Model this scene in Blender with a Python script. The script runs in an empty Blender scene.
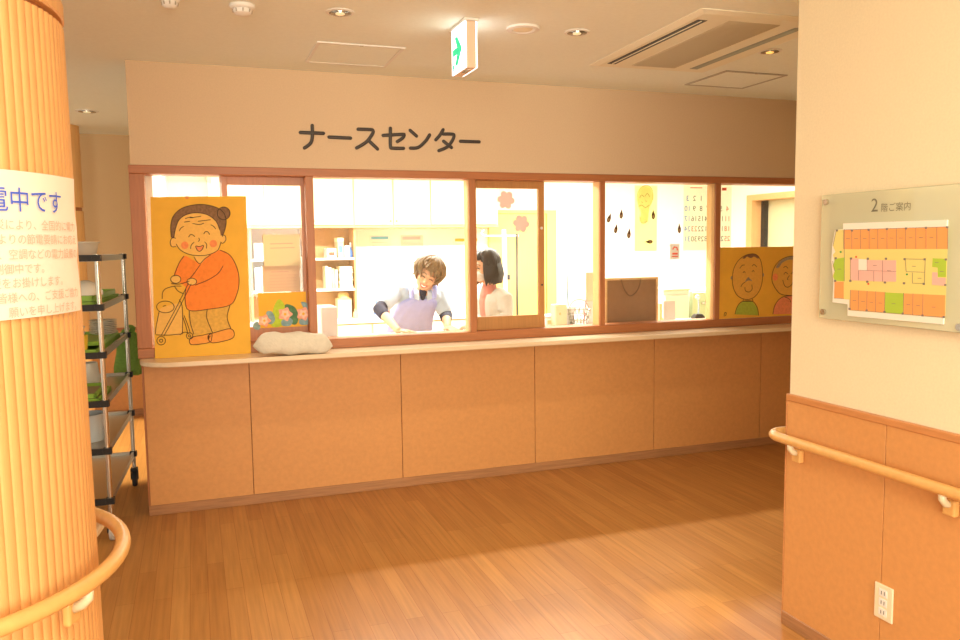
import bpy, bmesh, math, random
from mathutils import Vector, Matrix
PI = math.pi
C = bpy.context.scene.collection
random.seed(7)

# ------------------------------------------------------------------ camera
F = 798.74
def cam_axes(yaw=19.6415, pitch=5.2679, roll=-0.7307):
    y, p, r = (math.radians(a) for a in (yaw, pitch, roll))
    w = Vector((math.sin(y)*math.cos(p), math.cos(y)*math.cos(p), -math.sin(p)))
    r0 = Vector((math.cos(y), -math.sin(y), 0))
    u0 = r0.cross(w)
    return r0*math.cos(r)+u0*math.sin(r), -r0*math.sin(r)+u0*math.cos(r), w
CR, CU, CW = cam_axes()
EYE = Vector((0, 0, 1.5))
cam = bpy.data.objects.new('camera', bpy.data.cameras.new('camera'))
C.objects.link(cam)
cam.data.sensor_width = 36
cam.data.lens = F/960*36
cam.data.clip_start = .05
cam.matrix_world = Matrix(((CR.x, CU.x, -CW.x, EYE.x), (CR.y, CU.y, -CW.y, EYE.y), (CR.z, CU.z, -CW.z, EYE.z), (0, 0, 0, 1)))
bpy.context.scene.camera = cam

def ray(u, v): return CW*F+CR*(u-480)-CU*(v-320)
def atY(u, v, Y): d = ray(u, v); return EYE+d*(Y/d.y)
def atX(u, v, X): d = ray(u, v); return EYE+d*(X/d.x)
def atZ(u, v, Z): d = ray(u, v); return EYE+d*((Z-1.5)/d.z)

# ------------------------------------------------------------------ world, lights, exposure
sc = bpy.context.scene
sc.view_settings.view_transform = 'Standard'
sc.view_settings.look = 'None'
sc.view_settings.gamma = 1
sc.view_settings.use_curve_mapping = False
sc.view_settings.exposure = 0.0
world = bpy.data.worlds.new('world'); sc.world = world
world.use_nodes = True
bg = world.node_tree.nodes['Background']
bg.inputs[0].default_value = (1.0, .92, .74, 1)
bg.inputs[1].default_value = 1.15

def area_light(name, loc, rot, sx, sy, power, color, spread=180):
    l = bpy.data.lights.new(name, 'AREA'); l.shape = 'RECTANGLE'
    l.size = sx; l.size_y = sy; l.energy = power; l.color = color; l.spread = math.radians(spread)
    o = bpy.data.objects.new(name, l); o.location = loc; o.rotation_euler = rot; C.objects.link(o); return o
def spot_light(name, loc, power, color, angle=110, blend=.6, r=.05):
    l = bpy.data.lights.new(name, 'SPOT'); l.energy = power; l.color = color
    l.spot_size = math.radians(angle); l.spot_blend = blend; l.shadow_soft_size = r
    o = bpy.data.objects.new(name, l); o.location = loc; C.objects.link(o); return o
# fluorescent row on the nurse room ceiling, parallel to the counter
area_light('nurse_room_lamp_row', (2.6, 6.22, 2.44), (0, 0, 0), 5.6, .12, 375, (1, .97, .89))
# added fill light behind the camera, about the size of a window
area_light('rear_fill_light', (-.6, -3.4, 1.7), (math.radians(90), 0, 0), 4.5, 1.9, 330, (1, .93, .75))
# added overhead fill for the hall, then lamps in the ceiling downlights
area_light('hall_fill_light', (.7, .6, 2.48), (0, 0, 0), 1.2, .6, 24, (1, .92, .70))
spot_light('downlight_lamp_a', (.648, 3.578, 2.49), 24, (1, .90, .68), 150, .9)
spot_light('downlight_lamp_b', (1.79, 3.571, 2.49), 20, (1, .90, .68), 150, .9)
spot_light('downlight_lamp_c', (2.961, 3.614, 2.49), 6, (1, .72, .4), 120, .8)
spot_light('downlight_lamp_d', (-.686, 6.585, 2.49), 420, (1, .9, .62), 50, .25)

spot_light('glint_spot_e', (1.86, 2.70, 2.5), 110, (1, .88, .55), 10, .55, .03)  # added spot without a fitting, throws a bright patch on the floor
spot_light('glint_spot_f', (1.30, 2.66, 2.5), 70, (1, .88, .55), 12, .7, .03)  # second added spot without a fitting, softer patch further left

# ------------------------------------------------------------------ materials
def mat(name, col, rough=.55, var=0., scale=30., stretch=(1, 1, 1), bump=0., bscale=None, metal=0., coat=0., emit=None, estr=0., alpha=None, spec=.5):
    m = bpy.data.materials.new(name); m.use_nodes = True
    nt = m.node_tree; b = nt.nodes['Principled BSDF']
    b.inputs['Base Color'].default_value = (*col, 1)
    b.inputs['Roughness'].default_value = rough
    b.inputs['Metallic'].default_value = metal
    b.inputs['Coat Weight'].default_value = coat
    b.inputs['Specular IOR Level'].default_value = spec
    if emit:
        b.inputs['Emission Color'].default_value = (*emit, 1); b.inputs['Emission Strength'].default_value = estr
    if var or bump:
        g = nt.nodes.new('ShaderNodeNewGeometry'); mp = nt.nodes.new('ShaderNodeMapping')
        mp.inputs['Scale'].default_value = stretch
        n = nt.nodes.new('ShaderNodeTexNoise'); n.inputs['Scale'].default_value = scale; n.inputs['Detail'].default_value = 4
        nt.links.new(g.outputs['Position'], mp.inputs[0]); nt.links.new(mp.outputs[0], n.inputs['Vector'])
        if var:
            r = nt.nodes.new('ShaderNodeMix'); r.data_type = 'RGBA'
            r.inputs['A'].default_value = (*[max(0, c*(1-var)) for c in col], 1)
            r.inputs['B'].default_value = (*[min(1, c*(1+var)) for c in col], 1)
            cr = nt.nodes.new('ShaderNodeMapRange'); cr.inputs[1].default_value = .3; cr.inputs[2].default_value = .7
            nt.links.new(n.outputs[0], cr.inputs[0]); nt.links.new(cr.outputs[0], r.inputs['Factor'])
            nt.links.new(r.outputs['Result'], b.inputs['Base Color'])
        if bump:
            bn = nt.nodes.new('ShaderNodeBump'); bn.inputs['Strength'].default_value = bump; bn.inputs['Distance'].default_value = .01
            if bscale:
                n2 = nt.nodes.new('ShaderNodeTexNoise'); n2.inputs['Scale'].default_value = bscale
                nt.links.new(mp.outputs[0], n2.inputs['Vector']); nt.links.new(n2.outputs[0], bn.inputs['Height'])
            else: nt.links.new(n.outputs[0], bn.inputs['Height'])
            nt.links.new(bn.outputs[0], b.inputs['Normal'])
    return m

def thin_mat(name, col, through=.55, rough=.85):
    m = mat(name, col, rough); nt = m.node_tree; b = nt.nodes['Principled BSDF']; out = nt.nodes['Material Output']
    t = nt.nodes.new('ShaderNodeBsdfTranslucent'); t.inputs[0].default_value = (*col, 1)
    mx = nt.nodes.new('ShaderNodeMixShader'); mx.inputs[0].default_value = through
    nt.links.new(b.outputs[0], mx.inputs[1]); nt.links.new(t.outputs[0], mx.inputs[2]); nt.links.new(mx.outputs[0], out.inputs[0])
    return m

def glass_mat(name, tint=(1, 1, 1), refl=.7, body=0., bodycol=(.7, .85, .7)):
    m = bpy.data.materials.new(name); m.use_nodes = True; nt = m.node_tree; nt.nodes.clear()
    out = nt.nodes.new('ShaderNodeOutputMaterial'); t = nt.nodes.new('ShaderNodeBsdfTransparent'); t.inputs[0].default_value = (*tint, 1)
    g = nt.nodes.new('ShaderNodeBsdfGlossy'); g.inputs['Roughness'].default_value = .03
    fr = nt.nodes.new('ShaderNodeFresnel'); fr.inputs[0].default_value = 1.45
    mu = nt.nodes.new('ShaderNodeMath'); mu.operation = 'MULTIPLY'; mu.inputs[1].default_value = refl
    mx = nt.nodes.new('ShaderNodeMixShader')
    nt.links.new(fr.outputs[0], mu.inputs[0]); nt.links.new(mu.outputs[0], mx.inputs[0])
    src = t
    if body:
        d = nt.nodes.new('ShaderNodeBsdfDiffuse'); d.inputs[0].default_value = (*bodycol, 1)
        m2 = nt.nodes.new('ShaderNodeMixShader'); m2.inputs[0].default_value = body
        nt.links.new(t.outputs[0], m2.inputs[1]); nt.links.new(d.outputs[0], m2.inputs[2]); src = m2
    nt.links.new(src.outputs[0], mx.inputs[1]); nt.links.new(g.outputs[0], mx.inputs[2]); nt.links.new(mx.outputs[0], out.inputs[0])
    return m

def floor_mat():
    m = bpy.data.materials.new('wood_floor'); m.use_nodes = True; nt = m.node_tree; b = nt.nodes['Principled BSDF']
    g = nt.nodes.new('ShaderNodeNewGeometry')
    mp = nt.nodes.new('ShaderNodeMapping'); mp.inputs['Rotation'].default_value = (0, 0, PI/2)
    br = nt.nodes.new('ShaderNodeTexBrick')
    br.inputs['Scale'].default_value = 1; br.inputs['Brick Width'].default_value = .9; br.inputs['Row Height'].default_value = .075
    br.inputs['Mortar Size'].default_value = .0012; br.inputs['Mortar Smooth'].default_value = .3; br.inputs['Bias'].default_value = 0
    br.offset = .37
    br.inputs['Color1'].default_value = (.52, .25, .075, 1); br.inputs['Color2'].default_value = (.44, .195, .055, 1); br.inputs['Mortar'].default_value = (.34, .13, .036, 1)
    nt.links.new(g.outputs['Position'], mp.inputs[0]); nt.links.new(mp.outputs[0], br.inputs[0])
    m2 = nt.nodes.new('ShaderNodeMapping'); m2.inputs['Scale'].default_value = (60, 2.2, 1)
    n = nt.nodes.new('ShaderNodeTexNoise'); n.inputs['Scale'].default_value = 1; n.inputs['Detail'].default_value = 5
    nt.links.new(g.outputs['Position'], m2.inputs[0]); nt.links.new(m2.outputs[0], n.inputs['Vector'])
    mr = nt.nodes.new('ShaderNodeMapRange'); mr.inputs[1].default_value = .3; mr.inputs[2].default_value = .7; mr.inputs[3].default_value = .86; mr.inputs[4].default_value = 1.12
    nt.links.new(n.outputs[0], mr.inputs[0])
    mx = nt.nodes.new('ShaderNodeMix'); mx.data_type = 'RGBA'; mx.blend_type = 'MULTIPLY'; mx.inputs['Factor'].default_value = 1
    nt.links.new(br.outputs['Color'], mx.inputs['A']); nt.links.new(mr.outputs[0], mx.inputs['B'])
    nt.links.new(mx.outputs['Result'], b.inputs['Base Color'])
    b.inputs['Roughness'].default_value = .28; b.inputs['Specular IOR Level'].default_value = .14
    n3 = nt.nodes.new('ShaderNodeTexNoise'); n3.inputs['Scale'].default_value = 9; n3.inputs['Detail'].default_value = 2
    nt.links.new(g.outputs['Position'], n3.inputs['Vector'])
    bn = nt.nodes.new('ShaderNodeBump'); bn.inputs['Strength'].default_value = .06; bn.inputs['Distance'].default_value = .01
    nt.links.new(n3.outputs[0], bn.inputs['Height']); nt.links.new(bn.outputs[0], b.inputs['Normal'])
    return m

M = {}
M['floor'] = floor_mat()
M['wall'] = mat('cream_wallpaper', (.84, .73, .51), .8, .03, 120, bump=.08)
M['wall2'] = mat('warm_wallpaper', (.70, .52, .345), .8, .03, 120, bump=.08)
M['tanwall'] = mat('tan_wallpaper', (.76, .55, .32), .8, .03, 120, bump=.08)
M['ceil'] = mat('ceiling_board', (.87, .90, .82), .85, .02, 60)
M['panel'] = mat('wood_chip_laminate', (.655, .31, .103), .5, .045, 45, (1, 1, 1), bump=.03)
M['panelseam'] = mat('panel_joint', (.30, .11, .04), .7)
M['trim'] = mat('stained_timber', (.43, .155, .055), .42, .10, 12, (8, 8, .5))
M['trimh'] = mat('stained_timber_rail', (.43, .155, .055), .42, .10, 12, (.5, 8, 8))
M['sash'] = mat('honey_timber', (.50, .235, .075), .42, .08, 12, (8, 8, .5))
M['kick'] = mat('brown_skirting', (.40, .19, .08), .5, .15, 14, (.5, .5, 8))
M['slab'] = mat('pale_laminate_top', (.78, .60, .40), .28, .05, 14, (.4, 5, 5))
M['slabedge'] = mat('wood_edge_band', (.62, .40, .20), .4, .08, 20, (.4, 5, 8))
M['rib'] = mat('ribbed_wood', (.74, .40, .15), .48, .07, 9, (6, 6, .35))
M['rail'] = mat('handrail_wood', (.74, .42, .14), .35, .06, 14, (3, 3, 3))
M['dado_cap'] = mat('dado_cap_wood', (.58, .25, .085), .4, .08, 14, (4, .6, 6))
M['steel'] = mat('brushed_steel', (.62, .57, .5), .22, metal=1)
M['shelfsteel'] = mat('shelf_steel', (.52, .47, .4), .38, metal=1)
M['black'] = mat('black_plastic', (.012, .012, .014), .45)
M['darkrub'] = mat('dark_rubber', (.03, .03, .035), .7)
M['greyrub'] = mat('grey_wheel', (.55, .53, .5), .6)
M['white'] = mat('white_plastic', (.82, .80, .75), .45)
M['offwhite'] = mat('ivory_plastic', (.85, .74, .52), .45)
M['roomwhite'] = mat('nurse_room_paint', (.86, .84, .76), .8, .02, 40)
M['cab'] = mat('cream_cabinet', (.83, .73, .47), .5, .02, 20)
M['cabedge'] = mat('cabinet_edge_wood', (.72, .5, .2), .5, .05, 20)
M['shelfwood'] = mat('shelf_wood', (.66, .40, .17), .55, .06, 14, (3, 3, 3))
M['yellowdoor'] = mat('pale_yellow_door', (.86, .62, .2), .5, .04, 10, (5, 5, .4))
M['glass'] = glass_mat('window_glass')
M['glasssign'] = glass_mat('green_acrylic', (.97, .99, .92), .8, .5, (.97, .97, .70))
M['ink'] = mat('black_ink', (.03, .022, .018), .8)
M['softink'] = mat('brown_ink', (.13, .06, .02), .8)
M['yellowboard'] = mat('yellow_card', (.86, .46, .045), .75, .04, 12)
M['paper'] = mat('white_paper', (.84, .80, .72), .85)
M['skin_draw'] = mat('crayon_skin', (.88, .50, .12), .85, .05, 60)
M['hair_draw'] = mat('crayon_brown', (.25, .13, .06), .85, .22, 90)
M['orange_draw'] = mat('crayon_orange', (.92, .25, .035), .85, .08, 50)
M['shoe_draw'] = mat('crayon_tan', (.86, .34, .06), .85, .06, 50)
M['trouser_draw'] = mat('crayon_ochre', (.72, .40, .075), .85, .12, 60)
M['pink_draw'] = mat('crayon_pink', (.9, .28, .09), .85, .1, 60)
M['green_draw'] = mat('crayon_green', (.42, .48, .05), .85, .1, 60)
M['grey_draw'] = mat('crayon_grey', (.36, .28, .17), .85, .2, 90)
M['rose_draw'] = mat('crayon_rose', (.85, .28, .12), .85, .1, 60)
M['letter'] = mat('dark_letter', (.055, .045, .04), .5)

# ------------------------------------------------------------------ mesh helpers
ORG = {}
def link(name, bm, m, parent=None, smooth=False, smooth_angle=None):
    off = ORG.get(parent.name, Vector()) if parent else Vector()
    if off.length: bmesh.ops.translate(bm, verts=bm.verts, vec=-off)
    bmesh.ops.recalc_face_normals(bm, faces=bm.faces)
    me = bpy.data.meshes.new(name); bm.to_mesh(me); bm.free()
    if smooth:
        for p in me.polygons: p.use_smooth = True
        if smooth_angle:
            me.set_sharp_from_angle(angle=math.radians(smooth_angle))
    o = bpy.data.objects.new(name, me); C.objects.link(o)
    for mm in (m if isinstance(m, (list, tuple)) else [m]): me.materials.append(mm)
    if parent:
        o.parent = parent; ORG[o.name] = off
    return o
def tag(o, label, cat, group=None, kind=None):
    o['label'] = label; o['category'] = cat
    if group: o['group'] = group
    if kind: o['kind'] = kind
    return o
def thing(name, label, cat, loc=(0, 0, 0), group=None, kind=None):
    o = bpy.data.objects.new(name, None); C.objects.link(o); o.empty_display_size = .1
    o.location = loc; ORG[o.name] = Vector(loc); return tag(o, label, cat, group, kind)
def dup(root, loc, label, rz=None, group=None):
    r = root.copy(); C.objects.link(r); r.location = loc; r['label'] = label
    if group: r['group'] = group
    if rz is not None: r.rotation_euler = (0, 0, rz)
    for ch in list(root.children):
        c = ch.copy(); C.objects.link(c); c.parent = r
        for g in ch.children:
            d = g.copy(); C.objects.link(d); d.parent = c
    return r

def nb(): return bmesh.new()
def box(bm, x0, x1, y0, y1, z0, z1, bev=0., seg=1):
    r = bmesh.ops.create_cube(bm, size=1); vs = r['verts']
    bmesh.ops.scale(bm, vec=(x1-x0, y1-y0, z1-z0), verts=vs)
    bmesh.ops.translate(bm, vec=((x0+x1)/2, (y0+y1)/2, (z0+z1)/2), verts=vs)
    if bev:
        es = list({e for v in vs for e in v.link_edges})
        rr = bmesh.ops.bevel(bm, geom=es, offset=bev, segments=seg, affect='EDGES', profile=.5)
        return [v for v in rr['verts']]
    return vs
def obox(x0, x1, y0, y1, z0, z1, bev=0., seg=1):
    bm = nb(); box(bm, x0, x1, y0, y1, z0, z1, bev, seg); return bm
def frame_of(t):
    t = t.normalized(); a = Vector((0, 0, 1)) if abs(t.z) < .9 else Vector((1, 0, 0))
    n = t.cross(a).normalized(); return n, t.cross(n)
def catmull(pts, k=6, closed=False):
    P = [Vector(p) for p in pts]; n = len(P); out = []
    rng = range(n) if closed else range(n-1)
    for i in rng:
        if closed: a, b, c, d = P[(i-1) % n], P[i], P[(i+1) % n], P[(i+2) % n]
        else: a, b, c, d = P[max(i-1, 0)], P[i], P[i+1], P[min(i+2, n-1)]
        for j in range(k):
            t = j/k
            out.append(.5*((2*b)+(c-a)*t+(2*a-5*b+4*c-d)*t*t+(3*b-a-3*c+d)*t**3))
    if not closed: out.append(P[-1])
    return out
def tube(bm, pts, rad, n=12, closed=False, caps=True, round_caps=False, squash=None):
    P = [Vector(p) for p in pts]; N = len(P)
    R = rad if isinstance(rad, (list, tuple)) else [rad]*N
    if round_caps and not closed:
        a, b = (P[0]-P[1]).normalized(), (P[-1]-P[-2]).normalized()
        pre = [(P[0]+a*R[0]*s, R[0]*c) for s, c in ((.97, .25), (.8, .6), (.5, .866))]
        post = [(P[-1]+b*R[-1]*s, R[-1]*c) for s, c in ((.5, .866), (.8, .6), (.97, .25))]
        P = [p for p, _ in pre]+P+[p for p, _ in post]; R = [r for _, r in pre]+list(R)+[r for _, r in post]; N = len(P)
    rings = []; nrm = None
    for i in range(N):
        if closed: t = P[(i+1) % N]-P[(i-1) % N]
        else: t = P[min(i+1, N-1)]-P[max(i-1, 0)]
        if t.length < 1e-9: t = Vector((0, 0, 1))
        t.normalize()
        if nrm is None: nrm, _ = frame_of(t)
        else:
            nrm = nrm-t*nrm.dot(t)
            if nrm.length < 1e-6: nrm, _ = frame_of(t)
            nrm.normalize()
        b = t.cross(nrm)
        ring = []
        for k in range(n):
            a = 2*PI*k/n
            o = (nrm*math.cos(a)+b*math.sin(a))*R[i]
            if squash: o = Vector((o.x*squash[0], o.y*squash[1], o.z*squash[2]))
            ring.append(bm.verts.new(P[i]+o))
        rings.append(ring)
    for i in range(N if closed else N-1):
        A, B = rings[i], rings[(i+1) % N]
        for k in range(n): bm.faces.new((A[k], A[(k+1) % n], B[(k+1) % n], B[k]))
    if caps and not closed:
        bm.faces.new(rings[0][::-1]); bm.faces.new(rings[-1])
def lathe(bm, prof, c=(0, 0, 0), n=24, cap=True):
    rings = []
    for r, z in prof:
        rings.append([bm.verts.new((c[0]+r*math.cos(2*PI*k/n), c[1]+r*math.sin(2*PI*k/n), c[2]+z)) for k in range(n)])
    for A, B in zip(rings, rings[1:]):
        for k in range(n): bm.faces.new((A[k], A[(k+1) % n], B[(k+1) % n], B[k]))
    if cap: bm.faces.new(rings[0][::-1]); bm.faces.new(rings[-1])
def ell(bm, c, r, rot=None, u=20, v=14):
    rr = bmesh.ops.create_uvsphere(bm, u_segments=u, v_segments=v, radius=1); vs = rr['verts']
    bmesh.ops.scale(bm, vec=r, verts=vs)
    if rot: bmesh.ops.rotate(bm, verts=vs, cent=(0, 0, 0), matrix=rot.to_3x3())
    bmesh.ops.translate(bm, vec=c, verts=vs); return vs
def loft(bm, rings, cap=True):
    V = [[bm.verts.new(p) for p in r] for r in rings]; n = len(V[0])
    for A, B in zip(V, V[1:]):
        for k in range(n): bm.faces.new((A[k], A[(k+1) % n], B[(k+1) % n], B[k]))
    if cap: bm.faces.new(V[0][::-1]); bm.faces.new(V[-1])
def prism(bm, pts, d):
    """closed outline pts (3D, flat) pushed along d"""
    a = [bm.verts.new(p) for p in pts]; b = [bm.verts.new(Vector(p)+d) for p in pts]; n = len(a)
    f1 = bm.faces.new(a); f2 = bm.faces.new(b[::-1])
    for k in range(n): bm.faces.new((a[k], b[k], b[(k+1) % n], a[(k+1) % n]))
    bm.normal_update()
    bmesh.ops.triangulate(bm, faces=[f1, f2])
def stroke(bm, pts, nrm, w, t=.0006, closed=False):
    """an inked line: a low raised ribbon along pts on a flat board with normal nrm"""
    P = [Vector(p) for p in pts]; N = len(P); L = []
    for i in range(N):
        d = (P[(i+1) % N]-P[(i-1) % N]) if closed else (P[min(i+1, N-1)]-P[max(i-1, 0)])
        s = nrm.cross(d)
        if s.length < 1e-9: s = Vector((1, 0, 0))
        s.normalize(); L.append((bm.verts.new(P[i]-s*w/2), bm.verts.new(P[i]+s*w/2), bm.verts.new(P[i]+s*w/2+nrm*t), bm.verts.new(P[i]-s*w/2+nrm*t)))
    for i in range(N if closed else N-1):
        A, B = L[i], L[(i+1) % N]
        for k in range(4): bm.faces.new((A[k], A[(k+1) % 4], B[(k+1) % 4], B[k]))
    if not closed: bm.faces.new(L[0][::-1]); bm.faces.new(L[-1])
def text_mesh(s, size, align='LEFT', ext=0.):
    cu = bpy.data.curves.new('lettering', 'FONT'); cu.body = s; cu.size = size; cu.align_x = align; cu.extrude = ext; cu.resolution_u = 3
    o = bpy.data.objects.new('lettering', cu); C.objects.link(o)
    dg = bpy.context.evaluated_depsgraph_get(); dg.update()
    me = bpy.data.meshes.new_from_object(o.evaluated_get(dg))
    bm = nb(); bm.from_mesh(me)
    bpy.data.objects.remove(o); bpy.data.curves.remove(cu); bpy.data.meshes.remove(me)
    return bm
def xform(bm, mtx): bmesh.ops.transform(bm, matrix=mtx, verts=bm.verts); return bm
def basis(ex, ey, ez, o):
    return Matrix(((ex[0], ey[0], ez[0], o[0]), (ex[1], ey[1], ez[1], o[1]), (ex[2], ey[2], ez[2], o[2]), (0, 0, 0, 1)))

WY = 4.791      # face of the nurse centre wall
CZ = 2.524      # ceiling
RX = 2.142      # face of the right wall
RY = 2.460      # its far corner

def struct(name, bm, m, label, cat, smooth=False):
    return tag(link(name, bm, m, None, smooth), label, cat, None, 'structure')

# ------------------------------------------------------------------ room shell
struct('floor', obox(-4.5, 7.4, -4.2, 9.2, -.1, 0), M['floor'], 'glossy honey wood plank floor of the hall', 'floor')
struct('ceiling', obox(-4.5, 7.4, -4.2, 9.2, CZ, CZ+.1), M['ceil'], 'cream flat ceiling over the hall', 'ceiling')
bm = obox(-.30, 4.6, WY, 4.93, 1.966, CZ)
struct('wall_front', bm, M['wall2'], 'peach header wall above the nurse centre windows', 'wall')
struct('wall_left', obox(-.30, -.20, 4.93, 7.85, 0, CZ), M['roomwhite'], 'side wall of the nurse room along the left corridor', 'wall')
struct('wall_far', obox(-4.5, -.20, 7.85, 7.97, 0, CZ), M['tanwall'], 'tan end wall of the left corridor', 'wall')
struct('wall_back', obox(-.2, 7.4, 8.1, 8.22, 0, CZ), M['roomwhite'], 'white back wall of the bright nurse room', 'wall')
struct('wall_nook_shade', obox(4.6, 4.72, RY+.1, 4.93, 0, CZ), M['wall'], 'unseen end wall added to darken the nook behind the right wall', 'wall')  # unseen wall, added to keep world light out of the nook
# nurse room right wall with the doorway opening
DX = 6.0
bm = nb()
box(bm, DX, DX+.14, 4.93, 6.60, 0, CZ); box(bm, DX, DX+.14, 7.62, 8.1, 0, CZ); box(bm, DX, DX+.14, 6.60, 7.62, 2.0, CZ)
struct('wall_nurse_right', bm, M['roomwhite'], 'white right wall of the nurse room with a doorway', 'wall')
struct('wall_passage', obox(7.2, 7.3, 5.6, 8.1, 0, CZ), M['wall'], 'pale wall seen through the doorway', 'wall')
bm = obox(RX, 4.72, RY-.12, RY, 0, CZ); box(bm, RX, RX+.15, -4.2, RY-.12, 0, CZ)  # first box is an unseen return, added to keep the nook dark
struct('wall_right', bm, M['wall'], 'cream wallpapered near wall on the right', 'wall')

# right wall dado
w = thing('trim_1', 'orange wood chip dado panelling on the right wall', 'wainscot', (RX, 1.5, 0), None, 'structure')
seams = [2.462, 1.994, 1.084, .174, -.736, -4.2]
for a, b in zip(seams, seams[1:]):
    link('dado_panel', obox(RX-.010, RX, b+.0015, a-.0015, .055, .90, .001), M['panel'], w)
link('dado_backing', obox(RX-.004, RX-.0002, -4.2, 2.462, .05, .90), M['panelseam'], w)
link('dado_cap', obox(RX-.016, RX, -4.2, RY+.004, .895, .921, .003), M['dado_cap'], w)
link('corner_bead', obox(RX-.012, RX+.012, 2.462, RY+.008, .0, .921, .004, 2), M['dado_cap'], w)
struct('baseboard_right', obox(RX-.014, RX+.001, -4.2, RY+.004, 0, .055, .003), M['kick'], 'brown vinyl skirting along the right wall', 'baseboard')
# corridor end wall dado
w = thing('trim_2', 'orange dado panelling on the far corridor wall', 'wainscot', (-1, 7.85, 0), None, 'structure')
for a in (-.2, -1.1, -2.0, -2.9, -3.8):
    link('dado_panel', obox(a-.897, a-.003, 7.838, 7.85, .06, .785, .002), M['panel'], w)
link('dado_cap', obox(-4.5, -.2, 7.832, 7.85, .785, .81, .003), M['trimh'], w)
struct('baseboard_far', obox(-4.5, -.2, 7.836, 7.85, 0, .06), M['kick'], 'brown skirting under the far corridor wall', 'baseboard')

# ------------------------------------------------------------------ nurse counter front
cnt = thing('reception_counter', 'long orange wood chip counter front of the nurse centre', 'counter', (1.5, WY, 0))
ps = [-.288, .279, 1.183, 2.089, 2.996, 3.90, 4.6]
for a, b in zip(ps, ps[1:]):
    link('front_panel', obox(a+.002, b-.002, WY, WY+.012, .058, .874, .001), M['panel'], cnt)
link('core', obox(-.285, 4.6, WY+.012, 4.86, 0, .873), M['panelseam'], cnt)
link('end_panel', obox(-.298, -.286, WY+.006, 4.93, .0, .874, .002), M['trim'], cnt)
link('toe_kick', obox(-.296, 4.6, WY-.004, WY+.01, 0, .058, .002), M['kick'], cnt)
# worktop with a rounded left corner
def slab_outline(x0, y0, x1, y1, r):
    pts = [(x1, y1), (x0, y1)]
    for k in range(13):
        a = PI+PI/2*k/12
        pts.append((x0+r+r*math.cos(a), y0+r+r*math.sin(a)))
    pts.append((x1, y0)); return pts
top = thing('counter_top', 'pale laminate worktop running along the nurse centre windows', 'worktop', (1.5, 4.6, .876))
ol = slab_outline(-.302, 4.545, 4.6, 4.80, .2)
bm = nb(); prism(bm, [Vector((x, y, .8785)) for x, y in ol], Vector((0, 0, .0225)))
bmesh.ops.bevel(bm, geom=[e for e in bm.edges if all(abs(v.co.z-.901) < 1e-5 for v in e.verts) and len(e.link_faces) == 2 and abs(e.link_faces[0].normal.z-e.link_faces[1].normal.z) > .5], offset=.004, segments=2, affect='EDGES')
link('work_surface', bm, M['slab'], top)
ol = slab_outline(-.300, 4.547, 4.6, 4.80, .2)
bm = nb(); prism(bm, [Vector((x, y, .874)) for x, y in ol], Vector((0, 0, .0045)))
link('edge_band', bm, M['slabedge'], top)
# inner desk of the nurse room
desk = thing('inner_desk', 'white desk top just inside the nurse centre windows', 'desk', (2, 5.1, 0))
link('desk_top', obox(-.19, 5.2, 4.94, 5.27, .895, .925, .004), M['white'], desk)
link('desk_front', obox(-.19, 5.2, 5.20, 5.22, 0.0, .895), M['cab'], desk)

# ------------------------------------------------------------------ timber window frame
M['honey'] = mat('light_honey_timber', (.72, .43, .17), .42, .06, 12, (8, 8, .5))
fr = thing('trim_3', 'brown stained timber frame around the nurse centre windows', 'window frame', (1.5, WY, .9), None, 'structure')
Y0, Y1 = WY-.012, 4.93
link('head_rail', obox(-.312, 4.6, Y0, Y1, 1.92, 1.966, .003), M['trimh'], fr)
link('sill_rail', obox(-.312, 4.6, Y0, Y1, .9015, .957, .003), M['trimh'], fr)
link('post', obox(-.312, -.235, Y0+.002, Y1, .957, 1.92, .003), M['trim'], fr)
for a, b in ((.635, .680), (1.646, 1.687), (2.567, 2.605), (3.481, 3.524), (4.40, 4.44)):
    link('mullion', obox(a, b, Y0+.002, (4.798 if a > 1 else 4.866), .957, 1.92, .002), M['trim'], fr)
    if a > 1: link('inner_stop', obox(a-.002, b-.010, 4.798, 4.885, .957, 1.92, .002), M['honey'], fr)
def pane(bm, x0, x1, z0, z1, y): box(bm, x0, x1, y, y+.005, z0, z1)
bays = [(-.235, .635), (.680, 1.646), (1.687, 2.567), (2.605, 3.481), (3.524, 4.40)]
wl = ['first bay behind the standing yellow picture board', 'second bay in front of the nurse in the apron', 'middle bay with a timber sliding sash',
      'fourth bay with brown teardrop stickers', 'fifth bay behind the picture of two faces']
def make_sash(win, x0, x1, m):
    y = 4.868
    s = link('sliding_sash', obox(x0, x0+.042, y, y+.03, .957, 1.92, .002), m, win)
    link('stile', obox(x1-.042, x1, y, y+.03, .957, 1.92, .002), m, s)
    link('top_rail', obox(x0+.042, x1-.042, y+.001, y+.029, 1.872, 1.92, .001), m, s)
    link('bottom_rail', obox(x0+.042, x1-.042, y+.001, y+.029, .957, 1.042, .001), m, s)
    b = nb(); pane(b, x0+.04, x1-.04, 1.04, 1.874, y+.012); link('sash_pane', b, M['glass'], s)
    return s
M['sash1'] = mat('pink_timber', (.50, .22, .12), .42, .08, 12, (8, 8, .5))
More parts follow.
